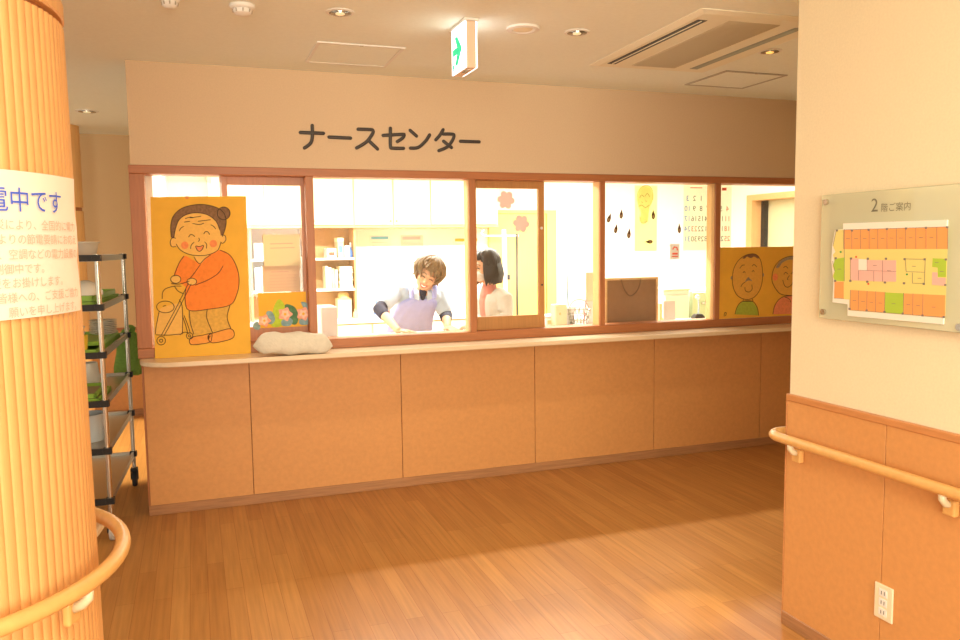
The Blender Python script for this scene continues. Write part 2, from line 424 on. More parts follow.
for i, (a, b) in enumerate(bays):
    wn = thing('window_%d' % (i+1), 'glazed window, '+wl[i], 'window', (a, 4.85, .957), None, 'structure')
    if i == 0:
        bm = nb(); pane(bm, a, .17, .957, 1.92, 4.824); link('pane', bm, M['glass'], wn); make_sash(wn, .160, .660, M['sash1'])
    elif i == 2:
        s = make_sash(wn, 1.680, 2.199, M['sash'])
        bm = nb()
        r_ = bmesh.ops.create_cone(bm, cap_ends=True, segments=14, radius1=.010, radius2=.008, depth=.006)
        xform(bm, Matrix.Translation((2.178, 4.865, 1.615)) @ Matrix.Rotation(PI/2, 4, 'X')); link('finger_pull', bm, M['white'], s)
        bm = nb()
        r_ = bmesh.ops.create_cone(bm, cap_ends=True, segments=14, radius1=.006, radius2=.006, depth=.006)
        xform(bm, Matrix.Translation((2.178, 4.865, 1.24)) @ Matrix.Rotation(PI/2, 4, 'X')); link('lock', bm, M['black'], s)
    else:
        bm = nb(); pane(bm, a, b, .957, 1.92, 4.824); link('pane', bm, M['glass'], wn)

# ------------------------------------------------------------------ wall lettering
sign = thing('wall_lettering', 'dark raised katakana lettering on the peach header wall', 'sign', (1.17, WY, 2.05))
glyphs = [('na', [[(50, 108), (160, 112)], [(107, 75), (107, 130), (98, 160), (70, 182)]]),
          ('dash', [[(188, 130), (290, 135)]]),
          ('su', [[(327, 92), (385, 94), (398, 99), (397, 112), (375, 145), (350, 165), (320, 182)], [(378, 147), (420, 187)]]),
          ('se', [[(447, 122), (540, 117), (547, 122), (540, 135), (515, 152)], [(482, 88), (482, 172), (492, 183), (545, 184)]]),
          ('n', [[(577, 98), (607, 125)], [(578, 183), (615, 180), (650, 150), (670, 120)]]),
          ('ta', [[(735, 95), (720, 120), (700, 143)], [(735, 115), (778, 116), (787, 122), (780, 145), (755, 177), (715, 195)], [(737, 150), (775, 180)]]),
          ('dash', [[(818, 150), (908, 153)]])]
for g, sts in glyphs:
    bm = nb()
    for st in sts:
        P = [atY(290+x/4.8, 110+y/4.8, WY-.004) for x, y in st]
        if len(P) > 2: P = catmull(P, 5)
        tube(bm, P, .0105, 10, round_caps=True, squash=(1, .55, 1))
    link('letter', bm, M['letter'], sign, True)

# ------------------------------------------------------------------ right wall things
hr = thing('handrail', 'straight round wooden handrail along the right wall', 'handrail', (RX, 1.7, .757))
rp = [Vector((RX-.058, -2.0+.3*k, .757)) for k in range(16)]
cx, cy, rr = RX-.058+.07, 2.452, .07
rp = [p for p in rp if p.y < cy-.02]
for k in range(9):
    a = PI-PI/2*k/8; rp.append(Vector((cx+rr*math.cos(a), cy+rr*math.sin(a), .757)))
rp.append(Vector((RX+.5, cy+rr, .757)))
bm = nb(); tube(bm, rp, .0185, 16, round_caps=True); link('rail', bm, M['rail'], hr, True)
M['bracket'] = mat('ivory_bracket', (.72, .62, .42), .4)
for y in (2.385, 1.735, 1.085, .4):
    bm = nb(); tube(bm, [(RX-.058, y, .742), (RX-.058, y, .728), (RX-.045, y-.0, .712), (RX-.022, y, .706)], [.012, .012, .012, .011], 10)
    b = link('bracket', bm, M['bracket'], hr, True)
    link('wall_plate', obox(RX-.034, RX-.0105, y-.022, y+.022, .672, .722, .006, 2), M['rail'], b)
ot = thing('wall_outlet', 'ivory triple wall outlet low on the right wall panelling', 'outlet', (RX-.01, 1.976, .295))
link('cover_plate', obox(RX-.018, RX-.0102, 1.938, 2.012, .235, .355, .003, 2), M['offwhite'], ot)
for z in (.262, .295, .328):
    s = link('socket', obox(RX-.0195, RX-.0175, 1.958, 1.992, z-.013, z+.013, .001), M['white'], ot)
    bm = nb()
    for dy in (-.006, .006): box(bm, RX-.0199, RX-.0190, 1.975+dy-.0012, 1.975+dy+.0012, z-.006, z+.006)
    link('slot', bm, M['darkrub'], s)

# floor guide sign
GX = RX-.030
gs = thing('floor_guide_sign', 'translucent green acrylic floor map sign on the right wall', 'sign', (RX, 1.9, 1.45))
link('acrylic_plate', obox(GX, GX+.008, 1.36, 2.289, 1.228, 1.665, .002), M['glasssign'], gs)
for y, z in ((2.262, 1.640), (2.262, 1.252), (1.385, 1.640), (1.385, 1.252), (1.722, 1.246)):
    bm = nb(); tube(bm, [(RX, y, z), (GX+.008, y, z)], .008, 12)
    tube(bm, [(GX, y, z), (GX-.009, y, z)], .0105, 14); link('standoff', bm, M['steel'], gs, True, 40)
def sg(x, y, d=0.): p = atX(820+x/4.921, 200+y/4.923, GX-d); p.x = GX-d; return p
NX = Vector((-1, 0, 0))
def sign_poly(name, pts, d, m, parent, t=.0006):
    bm = nb(); prism(bm, [sg(x, y, d) for x, y in pts], NX*t); return link(name, bm, m, parent)
mc = lambda n, c: mat(n, c, .5)
SM = dict(w=mc('map_white', (.86, .84, .74)), y=mc('map_yellow', (.80, .68, .22)), o=mc('map_orange', (.88, .37, .11)), g=mc('map_green', (.42, .60, .05)), p=mc('map_pink', (.88, .48, .42)), l=mc('map_line', (.22, .18, .16)), r=mc('map_red', (.8, .1, .04)), dg=mc('map_dark_green', (.03, .35, .08)))
mp_ = sign_poly('map_plate', [(120, 115), (632, 97), (612, 612), (142, 570), (142, 513), (68, 503), (72, 398), (62, 300), (66, 225), (80, 148), (120, 143)], .0005, SM['w'], gs, .006)
D = .0067
sign_poly('map_corridor', [(80, 148), (632, 131), (616, 580), (145, 543), (145, 490), (70, 483), (73, 398), (62, 375), (72, 350), (62, 325), (72, 300), (64, 270), (76, 255), (64, 225)], D, SM['y'], mp_)
for nm, m, pts in [('north_rooms', 'o', [(117, 147), (631, 132), (628, 241), (117, 242)]), ('green_room', 'g', [(74, 290), (122, 283), (120, 400), (73, 397), (66, 375), (74, 350), (66, 325)]),
                   ('west_room', 'o', [(72, 403), (117, 402), (117, 485), (70, 482)]), ('centre_rooms', 'p', [(150, 287), (190, 288), (232, 295), (375, 297), (375, 402), (310, 402), (150, 395)]),
                   ('south_rooms', 'o', [(150, 443), (318, 454), (318, 553), (147, 541)]), ('green_hall', 'g', [(320, 455), (411, 460), (410, 562), (320, 554)]), ('south_rooms', 'o', [(413, 460), (617, 469), (615, 578), (411, 562)]),
                   ('east_green', 'g', [(555, 287), (622, 290), (620, 380), (580, 378), (580, 333), (553, 330)]), ('east_pink', 'p', [(553, 355), (579, 357), (579, 382), (620, 384), (618, 423), (551, 418)])]:
    sign_poly(nm, pts, D+.0006, SM[m], mp_)
sign_poly('lift', [(190, 290), (232, 292), (232, 347), (190, 345)], D+.0012, SM['w'], mp_)
bm = nb()
ln = lambda a, b, w=.0011: stroke(bm, [sg(*a, D+.0012), sg(*b, D+.0012)], NX, w)
for k, x in enumerate((117, 157, 200, 242, 285, 330, 376, 422, 472, 522, 575, 629)): ln((x, 147-(x-117)*.029), (x, 241))
for x in (150, 190, 232, 275, 320, 412, 458, 507): ln((x, 443+(x-150)*.055), (x-2, 541+(x-150)*.083))
ln((117, 147), (631, 132)); ln((147, 541), (615, 578)); ln((120, 143), (120, 400)); ln((70, 483), (117, 486)); ln((80, 148), (64, 225))
for a, b in [((150, 287), (150, 395)), ((190, 347), (190, 395)), ((232, 347), (375, 352)), ((265, 350), (265, 402)), ((308, 297), (308, 402)), ((420, 290), (518, 292)), ((518, 292), (514, 410)), ((424, 352), (516, 356)), ((455, 410), (514, 410)), ((455, 358), (455, 410)), ((420, 290), (424, 352)), ((62, 300), (73, 350)), ((232, 292), (232, 347)), ((190, 345), (232, 347))]: ln(a, b)
for x, y in ((83, 150), (158, 150), (240, 147), (330, 143), (424, 140), (522, 137), (627, 134), (153, 288), (236, 289), (325, 289), (417, 291), (516, 292), (150, 398), (233, 402), (320, 406), (414, 410), (511, 413), (617, 418), (620, 293), (146, 536), (230, 544), (318, 551), (408, 559), (505, 568), (610, 576), (75, 398), (78, 287)):
    prism(bm, [sg(x+dx, y+dy, D+.001) for dx, dy in ((-5, -5), (5, -5), (5, 5), (-5, 5))], NX*.001)
for x, y in ((138, 190), (178, 190), (220, 190), (263, 190), (308, 188), (352, 187), (399, 187), (447, 186), (497, 185), (548, 185), (170, 495), (212, 500), (253, 503), (297, 507), (435, 515), (483, 520), (560, 527), (362, 510), (270, 322), (340, 348), (462, 326), (95, 340), (490, 385), (575, 308), (600, 352)):
    ln((x-9, y), (x+9, y+.5), .0014)
link('map_lines', bm, SM['l'], mp_)
for nm, m, ps_ in (('map_marker', 'r', [(178, 280), (238, 413)]), ('here_marker', 'dg', [(102, 256), (428, 366)])):
    for x, y in ps_:
        sign_poly(nm, [(x+5*math.cos(a*PI/4), y+5*math.sin(a*PI/4)) for a in range(8)], D+.0013, SM[m], mp_)
def sign_text(s, size, x, y, name):
    p = sg(x, y, .0004); b = text_mesh(s, size)
    xform(b, basis((0, -1, 0), (0, 0, 1), (-1, 0, 0), p)); return link(name, b, M['signtext'], gs)
M['signtext'] = mat('sign_lettering', (.16, .15, .10), .5)
sign_text('2', .062, 249, 58, 'numeral')
sign_text('階ご案内', .0295, 298, 55, 'lettering')

# ------------------------------------------------------------------ ribbed column with notice and ring rail
CC = (-.702, 2.155)
CRAD = .440
def crad(z): return .4475-(z/2.03)*.013
col = thing('pillar', 'big round ribbed wooden pillar at the left', 'pillar', (*CC, 0))
bm = nb(); NR = 112; K = 6; rings = []
for z in (0, .7, 1.4, 2.03):
    ring = []
    for i in range(NR*K):
        a = 2*PI*i/(NR*K); ph = (i % K)/K
        r = crad(z)-.0032+.0032*abs(math.sin(PI*ph))**.7
        ring.append((CC[0]+r*math.cos(a), CC[1]+r*math.sin(a), z))
    rings.append(ring)
loft(bm, rings); link('ribbed_shaft', bm, M['rib'], col, False)
bm = nb(); lathe(bm, [(.415, 2.03), (.415, 2.046)], (*CC, 0), 64); link('shadow_groove', bm, M['trim'], col, True, 40)
bm = nb(); lathe(bm, [(.432, 2.046), (.436, 2.05), (.436, 2.085), (.428, 2.11), (.40, 2.14), (.39, 2.16), (.39, CZ)], (*CC, 0), 96); link('capital', bm, M['rib'], col, True, 40)
rg = thing('ring_handrail', 'curved wooden handrail ringing the ribbed pillar', 'handrail', (*CC, .757))
bm = nb(); tube(bm, [(CC[0]+.503*math.cos(2*PI*k/72), CC[1]+.503*math.sin(2*PI*k/72), .757) for k in range(72)], .0185, 14, closed=True)
link('rail', bm, M['rail'], rg, True)
for deg in (-27, 33, 93, 153, 213, 273):
    a = math.radians(deg); d = Vector((math.cos(a), math.sin(a), 0)); c0 = Vector((*CC, 0))
    bm = nb(); tube(bm, [c0+d*.503+Vector((0, 0, .742)), c0+d*.503+Vector((0, 0, .726)), c0+d*.488+Vector((0, 0, .71)), c0+d*.466+Vector((0, 0, .70))], .012, 10)
    b = link('bracket', bm, M['bracket'], rg, True)
    bm = obox(-.02, .0, -.022, .022, -.026, .026, .006, 2); xform(bm, Matrix.Translation(c0+d*.470+Vector((0, 0, .69))) @ Matrix.Rotation(a, 4, 'Z'))
    link('wall_plate', bm, M['rail'], b)
# notice
nt_ = thing('notice_sheet', 'white paper notice with blue heading taped around the ribbed pillar', 'notice', (CC[0]+.44, CC[1], 1.36))
bm = nb(); PR = .4485
a0, a1 = math.radians(-53), math.radians(-8.2)
grid = []
for k in range(41):
    a = a0+(a1-a0)*k/40; row = []
    for j in range(9):
        z = 1.362+(1.668-1.362)*j/8
        lift = .004*max(0, (k-33)/7)*abs(math.sin(j*.9+.6))
        row.append([bm.verts.new((CC[0]+(PR+lift+dr)*math.cos(a), CC[1]+(PR+lift+dr)*math.sin(a), z)) for dr in (0, .0006)])
    grid.append(row)
for k in range(40):
    for j in range(8):
        for q in (0, 1): bm.faces.new((grid[k][j][q], grid[k+1][j][q], grid[k+1][j+1][q], grid[k][j+1][q]))
for k in range(40):
    for j in (0, 8): bm.faces.new((grid[k][j][0], grid[k+1][j][0], grid[k+1][j][1], grid[k][j][1]))
for j in range(8):
    for k in (0, 40): bm.faces.new((grid[k][j][0], grid[k][j+1][0], grid[k][j+1][1], grid[k][j][1]))
link('sheet', bm, M['paper'], nt_, True, 50)
M['blue'] = mat('blue_print', (.06, .13, .72), .7)
M['faint'] = mat('faint_print', (.74, .50, .40), .8)
def curved_text(s, size, deg_end, z, m, name):
    b = text_mesh(s, size, 'RIGHT')
    for v in b.verts:
        a = math.radians(deg_end)+v.co.x/PR; r = PR+.0052
        v.co = Vector((CC[0]+r*math.cos(a), CC[1]+r*math.sin(a), z+v.co.y))
    return link(name, b, m, nt_)
curved_text('節電中です', .054, -18.2, 1.588, M['blue'], 'heading')
for k, (s, e, z) in enumerate([('震災により、全国的に電力', -10.5, 1.548), ('国よりの節電要請にお応え', -10, 1.518), ('し、空調などの電力設備の', -10, 1.487), ('節電制御中です。', -26.5, 1.457), ('ご不便をお掛けします。', -18.5, 1.428), ('皆様への、ご支援ご協力', -11, 1.398), ('願いを申し上げます。', -11, 1.368)]):
    curved_text(s, .0235, e, z, M['faint'], 'text_line')
M['clear'] = mat('clear_tape', (.8, .72, .55), .25)
# ------------------------------------------------------------------ ceiling fittings
def downlight(loc, label, glow, r=.062):
    t = thing('downlight', label, 'downlight', loc, 'recessed downlights')
    x, y, z = loc
    bm = nb(); lathe(bm, [(r*.78, -.0005), (r*.80, -.006), (r, -.004), (r, -.0002)], loc, 28); link('trim_ring', bm, M['white'], t, True, 40)
    bm = nb(); lathe(bm, [(r*.2, -.0008), (r*.76, -.0062)], loc, 28); link('reflector', bm, M['steel'], t, True)
    bm = nb(); ell(bm, (x, y, z-.008), (r*.34, r*.34, .006), None, 16, 10); link('bulb', bm, glow, t, True)
    return t
M['bulb'] = mat('bulb_off', (.8, .72, .5), .3, emit=(1, .8, .45), estr=.4)
M['bulbon'] = mat('bulb_on', (.9, .7, .35), .3, emit=(1, .48, .09), estr=1.1)
downlight((.648, 3.578, CZ), 'silver recessed downlight above the square ceiling hatch left of the exit sign', M['bulb'])
downlight((1.79, 3.571, CZ), 'silver recessed downlight between the round speaker and the air conditioner', M['bulb'])
downlight((2.961, 3.614, CZ), 'glowing orange downlight right of the ceiling air conditioner', M['bulbon'])
downlight((-.686, 6.585, CZ), 'dim downlight far down the left corridor ceiling', M['bulb'], .08)
sp = thing('ceiling_speaker', 'round white flush speaker on the ceiling right of the exit sign', 'speaker', (1.513, 3.582, CZ))
bm = nb(); lathe(bm, [(.045, -.004), (.055, -.012), (.078, -.009), (.08, 0)], (1.513, 3.582, CZ), 32); link('rim', bm, M['white'], sp, True, 40)
bm = nb(); lathe(bm, [(.005, -.011), (.044, -.008), (.046, -.003)], (1.513, 3.582, CZ), 32); link('grille', bm, M['offwhite'], sp, True, 40)
def smoke(loc, label, s):
    t = thing('smoke_detector', label, 'smoke detector', loc)
    bm = nb(); lathe(bm, [(.052*s, 0), (.052*s, -.012), (.046*s, -.018)], loc, 28); link('base', bm, M['white'], t, True, 40)
    bm = nb(); lathe(bm, [(.04*s, -.017), (.036*s, -.034), (.024*s, -.042), (.003, -.043)], loc, 28); h = link('sensor_head', bm, M['white'], t, True, 40)
    for k in range(8):
        bm = nb(); a = 2*PI*k/8; tube(bm, [(loc[0]+.0385*s*math.cos(a), loc[1]+.0385*s*math.sin(a), loc[2]-.02), (loc[0]+.037*s*math.cos(a), loc[1]+.037*s*math.sin(a), loc[2]-.033)], .003, 6)
        link('sensor_slot', bm, M['shelfsteel'], h)
smoke((-.045, 3.58, CZ), 'small white smoke detector on the ceiling, the one nearer the ribbed pillar', .8)
smoke((.24, 3.60, CZ), 'white smoke detector on the ceiling, the larger one nearer the ceiling hatch', 1.0)
M['hatchframe'] = mat('grey_hatch_frame', (.45, .42, .35), .5)
def hatch(x0, x1, y0, y1, label, fm):
    t = thing('access_hatch', label, 'access hatch', ((x0+x1)/2, (y0+y1)/2, CZ))
    w = .018; bm = nb()
    box(bm, x0, x1, y0, y0+w, CZ-.006, CZ-.0002); box(bm, x0, x1, y1-w, y1, CZ-.006, CZ-.0002); box(bm, x0, x0+w, y0+w, y1-w, CZ-.006, CZ-.0002); box(bm, x1-w, x1, y0+w, y1-w, CZ-.006, CZ-.0002)
    link('hatch_frame', bm, fm, t)
    link('hatch_panel', obox(x0+w+.001, x1-w-.001, y0+w+.001, y1-w-.001, CZ-.004, CZ-.0002), M['ceil'], t)
    link('catch', obox((x0+x1)/2-.008, (x0+x1)/2+.008, y0+.004, y0+.014, CZ-.008, CZ-.006), M['steel'], t)
hatch(.625, 1.075, 4.10, 4.555, 'square ceiling access hatch left of the green exit sign', M['white'])
hatch(3.03, 3.48, 4.08, 4.51, 'square ceiling access hatch beyond the air conditioner', M['hatchframe'])
# cassette air conditioner
ac = thing('ceiling_air_conditioner', 'cream two way cassette air conditioner set in the ceiling', 'air conditioner', (2.53, 3.6, CZ))
M['ac'] = mat('ac_cream', (.86, .82, .66), .5)
ax0, ax1, ay0, ay1 = 2.155, 2.905, 3.04, 4.17
bm = nb()
rings = []
for ins, z in ((0, 0), (0, -.004), (.035, -.014)):
    rings.append([(ax0+ins, ay0+ins, CZ+z), (ax1-ins, ay0+ins, CZ+z), (ax1-ins, ay1-ins, CZ+z), (ax0+ins, ay1-ins, CZ+z)])
loft(bm, rings); link('fascia', bm, M['ac'], ac)
zl = CZ-.014
M['louvre'] = mat('grey_louvre', (.33, .36, .30), .5)
for x, lit in ((2.238, False), (2.765, True)):  # lit look of one slot and shade of the other put into colour
    s = link('outlet_slot', obox(x-.025, x+.025, 3.16, 4.06, zl-.0015, zl+.003), M['black'] if not lit else M['louvre'], ac)
    if not lit: link('louvre_blade', obox(x-.003, x+.003, 3.17, 4.05, zl-.005, zl-.001, .001), M['ac'], s)
    else: link('louvre_blade', obox(x-.018, x+.018, 3.15, 4.05, zl-.004, zl-.001, .001), M['louvre'], s)
M['grille'] = mat('ac_grille', (.60, .52, .37), .7)
bm = obox(2.365, 2.64, 3.14, 4.06, zl-.003, zl+.002)
for k in range(48): box(bm, 2.37, 2.635, 3.15+k*.019, 3.155+k*.019, zl-.006, zl-.003)
link('return_grille', bm, M['grille'], ac)
ac.rotation_euler = (0, 0, math.radians(-2.0))

# exit sign
EX0, EX1, EY0, EY1, EZ0 = 1.195, 1.252, 3.497, 3.700, 2.305
es = thing('exit_sign', 'lit white box sign with a green arrow hanging from the ceiling', 'exit sign', (1.216, 3.59, CZ))
M['signglow'] = mat('lit_sign_panel', (.9, .9, .9), .4, emit=(1, 1, .96), estr=2.2)
M['signgreen'] = mat('lit_sign_green', (.02, .6, .3), .4, emit=(.0, .78, .36), estr=.75)
M['signcase'] = mat('sign_case', (.80, .60, .45), .5)
link('case', obox(EX0+.006, EX1-.006, EY0, EY1, EZ0, CZ-.012, .003), M['signcase'], es)
link('mount_plate', obox(EX0-.006, EX1+.006, EY0-.01, EY1+.01, CZ-.012, CZ-.0002, .002), M['white'], es)
link('lamp_window', obox(EX0+.015, EX1-.02, EY0+.05, EY0+.10, EZ0-.004, EZ0+.0, .001), M['hatchframe'], es)
link('back_panel', obox(EX1-.006, EX1, EY0+.002, EY1-.002, EZ0+.002, CZ-.014), M['signglow'], es)
fp = link('front_panel', obox(EX0, EX0+.006, EY0+.002, EY1-.002, EZ0+.002, CZ-.014), M['signglow'], es)
def ep(s, t): return Vector((EX0, EY1-s*(EY1-EY0), EZ0+t*(CZ-EZ0-.014)))
bm = nb()
prism(bm, [ep(*q) for q in ((.10, .41), (.10, .56), (.42, .56), (.26, .80), (.44, .80), (.76, .485), (.44, .17), (.26, .17), (.42, .41))], NX*.0012)
link('arrow', bm, M['signgreen'], fp)
bm = nb()
for a, b in (((.10, .24), (.15, .16)), ((.15, .16), (.10, .06)), ((.15, .16), (.20, .10)), ((.07, .17), (.2, .2))): stroke(bm, [ep(*a), ep(*b)], NX, .008, .0012)
ell(bm, ep(.13, .28), (.001, .008, .008), None, 10, 8)
link('running_figure', bm, M['signgreen'], fp)

# ------------------------------------------------------------------ picture board with the old lady
BY = 4.755
bd = thing('picture_board', 'tall yellow card picture of an old lady pushing a walker, standing on the counter', 'picture', (.04, BY, .901))
tl, tr, br, bl = (atY(u, v, BY) for u, v in ((150.3, 197), (246, 196), (251, 353.5), (155, 357)))
for p in (br, bl): p.z = max(p.z, .9012)
bl.z = br.z = .9015
bm = nb(); prism(bm, [tl, tr, br, bl], Vector((0, .008, 0))); link('card', bm, M['yellowboard'], bd)
NY = Vector((0, -1, 0))
def gp(x, y, d): p = atY(150+x/3.76, 190+y/3.765, BY); p.y = BY-d; return p
def shape(name, pts, d, m, parent, f=gp, smooth=True, k=5):
    P = [f(x, y, d) for x, y in pts]
    if smooth: P = catmull(P, k, True)
    bm = nb(); prism(bm, P, NY*.0005); return link(name, bm, m, parent)
circ = lambda cx, cy, r, ry=None, n=12: [(cx+r*math.cos(2*PI*k/n), cy+(ry or r)*math.sin(2*PI*k/n)) for k in range(n)]
shape('drawn_bun', circ(277, 88, 24), .0008, M['hair_draw'], bd)
shape('drawn_hair', [(80, 178), (78, 135), (88, 98), (118, 70), (160, 57), (205, 55), (250, 66), (276, 85), (286, 112), (284, 140), (272, 176), (250, 190), (170, 200), (100, 195)], .0014, M['hair_draw'], bd)
for c in ((91, 198, 17), (274, 184, 14)): shape('drawn_ear', circ(*c), .0016, M['skin_draw'], bd)
shape('drawn_trousers', [(150, 450), (225, 450), (300, 432), (290, 480), (304, 522), (250, 535), (200, 540), (165, 545), (148, 500)], .0008, M['trouser_draw'], bd)
for pts in ([(150, 560), (165, 552), (200, 546), (230, 540), (232, 558), (222, 574), (165, 582), (150, 577)], [(222, 545), (255, 533), (300, 522), (316, 535), (312, 556), (280, 568), (235, 575), (220, 562)]):
    shape('drawn_shoe', pts, .0016, M['shoe_draw'], bd)
shape('drawn_walker_bag', [(22, 540), (22, 510), (35, 455), (55, 440), (108, 428), (120, 460), (122, 540), (70, 546)], .0008, M['skin_draw'], bd)
shape('drawn_sweater', [(128, 248), (160, 262), (185, 272), (215, 250), (262, 226), (300, 245), (326, 290), (335, 340), (327, 390), (302, 432), (225, 448), (147, 453), (132, 410), (135, 370), (118, 352), (90, 325), (108, 278)], .0018, M['orange_draw'], bd)
shape('drawn_neck', [(165, 240), (218, 240), (205, 262), (190, 277), (175, 264)], .0022, M['skin_draw'], bd)
fc = shape('drawn_face', [(90, 180), (95, 150), (108, 115), (132, 95), (170, 86), (215, 93), (248, 118), (262, 150), (267, 195), (255, 226), (225, 242), (190, 247), (150, 243), (115, 226), (98, 203)], .0026, M['skin_draw'], bd)
for c in ((131, 208, 14), (238, 202, 14)): shape('drawn_cheek', circ(*c), .0032, M['pink_draw'], fc)
shape('drawn_mouth', [(172, 211), (186, 213), (201, 209), (196, 224), (186, 231), (177, 225)], .0032, M['pink_draw'], fc)
for c in ((97, 336, 19, 15), (157, 345, 18, 13)): shape('drawn_hand', circ(*c), .0026, M['skin_draw'], bd)
LW = .0042
def lines(name, sts, d, m, parent, f=gp, w=LW):
    bm = nb()
    for st in sts:
        cl = st[0] == st[-1] and len(st) > 3
        P = [f(x, y, d) for x, y in (st[:-1] if cl else st)]
        if len(P) > 2: P = catmull(P, 5, cl)
        stroke(bm, P, NY, w, .0005, cl)
    return link(name, bm, m, parent)
cl = lambda p: p+[p[0]]
lines('drawn_outline', [
    [(80, 178), (78, 135), (88, 98), (118, 70), (160, 57), (205, 55), (250, 66), (276, 85), (286, 112), (284, 140), (272, 176)],
    [(90, 180), (95, 150), (108, 115), (132, 95), (170, 86), (215, 93), (248, 118), (262, 150)],
    [(98, 203), (115, 226), (150, 243), (190, 247), (225, 242), (255, 226), (267, 195)], cl(circ(277, 88, 24)),
    [(97, 182), (84, 180), (76, 196), (82, 213), (98, 213)], [(268, 170), (282, 172), (285, 188), (275, 200), (266, 198)],
    [(128, 248), (108, 278), (90, 325)], [(262, 226), (300, 245), (326, 290), (335, 340), (327, 390), (302, 432), (225, 448), (147, 453), (132, 410), (135, 370)],
    [(165, 250), (175, 268), (188, 277), (205, 260), (228, 244)], [(190, 280), (165, 315), (148, 336)], [(275, 285), (255, 315), (215, 340), (170, 358)],
    cl(circ(97, 336, 19, 15)), cl(circ(157, 345, 18, 13)), [(148, 455), (152, 500), (165, 543)], [(215, 450), (213, 480), (230, 525), (236, 538)], [(300, 435), (290, 480), (304, 522)],
    cl([(150, 560), (165, 552), (200, 546), (230, 540), (232, 558), (222, 574), (165, 582), (150, 577)]), cl([(222, 545), (255, 533), (300, 522), (316, 535), (312, 556), (280, 568), (235, 575), (220, 562)])], .0034, M['ink'], bd, w=.0034)
fl_ = ([[(132, 108), (152, 102), (162, 106)], [(150, 105), (192, 99)], [(160, 126), (185, 130), (203, 125)], [(180, 118), (228, 112)], [(128, 121), (150, 118)],
    [(110, 154), (117, 143), (128, 137)], [(228, 131), (238, 136), (247, 147)], [(145, 178), (152, 168), (162, 170), (168, 176)], [(202, 166), (208, 157), (218, 158), (224, 168)],
    [(183, 180), (186, 189), (181, 194)], [(166, 196), (155, 208), (153, 222)], [(205, 195), (213, 205), (212, 220)], cl([(172, 211), (186, 213), (201, 209), (196, 224), (186, 231), (177, 225)])])
for nm_, i0, i1 in (('drawn_wrinkle', 0, 5), ('drawn_brow', 5, 7), ('drawn_eye', 7, 9), ('drawn_nose', 9, 10), ('drawn_smile_line', 10, 12), ('drawn_mouth_line', 12, 13)):
    for st in fl_[i0:i1]: lines(nm_, [st], .0038, M['ink'], fc, w=.0036)
lines('drawn_walker', [[(80, 352), (110, 354), (148, 343)], [(145, 350), (95, 450), (42, 548)], [(155, 353), (105, 453), (52, 550)], [(122, 475), (133, 505), (142, 540)], [(128, 472), (142, 508), (152, 540)], cl(circ(42, 567, 16)), cl(circ(42, 567, 6, None, 8)), cl(circ(149, 549, 12)), cl(circ(149, 549, 4, None, 8)),
    [(22, 545), (70, 546), (122, 541)], [(35, 455), (23, 515), (20, 543)], cl(circ(58, 440, 33, 22)), [(48, 438), (60, 434)], [(46, 410), (48, 385), (62, 370), (92, 362), (118, 362)], [(110, 412), (122, 445), (122, 540)], [(92, 362), (105, 380), (125, 390)], [(112, 545), (130, 535), (148, 540)]], .0036, M['ink'], bd, w=.0034)
bm = nb(); r_ = bmesh.ops.create_cone(bm, cap_ends=True, segments=16, radius1=.009, radius2=.007, depth=.005)
p = atY(187, 197.5, BY); xform(bm, Matrix.Translation((p.x, BY-.003, p.z)) @ Matrix.Rotation(PI/2, 4, 'X')); link('magnet', bm, M['rose_draw'], bd)

# ------------------------------------------------------------------ picture of two old faces
B2 = 4.80
b2 = thing('faces_picture', 'yellow picture of two smiling old faces in the fifth window bay', 'picture', (3.9, B2, .957))
link('card', obox(3.536, 4.37, B2, B2+.008, .958, 1.470), M['yellowboard'], b2)
def fp2(x, y, d): p = atY(715+x/6.741, 240+y/6.737, B2); p.y = B2-d; p.z = max(p.z, .9585); return p
face1 = [(116, 250), (128, 185), (162, 132), (213, 100), (268, 95), (303, 130), (318, 200), (317, 275), (298, 340), (258, 388), (205, 400), (152, 376), (122, 320)]
face2 = [(387, 290), (384, 232), (402, 178), (440, 135), (500, 110), (560, 115), (610, 150), (634, 210), (634, 280), (605, 340), (555, 368), (490, 373), (432, 358)]
body1 = [(133, 500), (148, 450), (182, 415), (250, 413), (283, 455), (292, 508)]
body2 = [(388, 500), (402, 440), (440, 392), (500, 375), (575, 388), (622, 440), (636, 495)]
for nm, pts, d, m in (('drawn_shirt', body1, .0008, 'green_draw'), ('drawn_shirt', body2, .0008, 'rose_draw'), ('drawn_face', face1, .0014, 'skin2'), ('drawn_face', face2, .0014, 'skin2')):
    if m == 'skin2' and 'skin2' not in M: M['skin2'] = mat('crayon_ochre_skin', (.80, .42, .07), .85, .05, 60)
    shape(nm, pts, d, M[m], b2, fp2, nm != 'drawn_shirt')
for x, y in ((112, 255), (323, 235)): shape('drawn_ear', circ(x, y, 7, 12), .001, M['grey_draw'], b2, fp2)
shape('drawn_hair', [(185, 122), (215, 98), (262, 92), (295, 112), (288, 125), (262, 112), (240, 122), (215, 112), (200, 125)], .002, M['hair_draw'], b2, fp2)
shape('drawn_hair', [(410, 183), (440, 140), (500, 112), (560, 114), (600, 140), (560, 138), (500, 132), (455, 152), (428, 186)], .002, M['grey_draw'], b2, fp2)
shape('drawn_moustache', [(203, 282), (212, 262), (224, 250), (236, 262), (250, 276), (226, 272)], .002, M['grey_draw'], b2, fp2)
for x, y in ((405, 250), (615, 245)): shape('drawn_cheek', circ(x, y, 17, 24), .002, M['pink_draw'], b2, fp2)
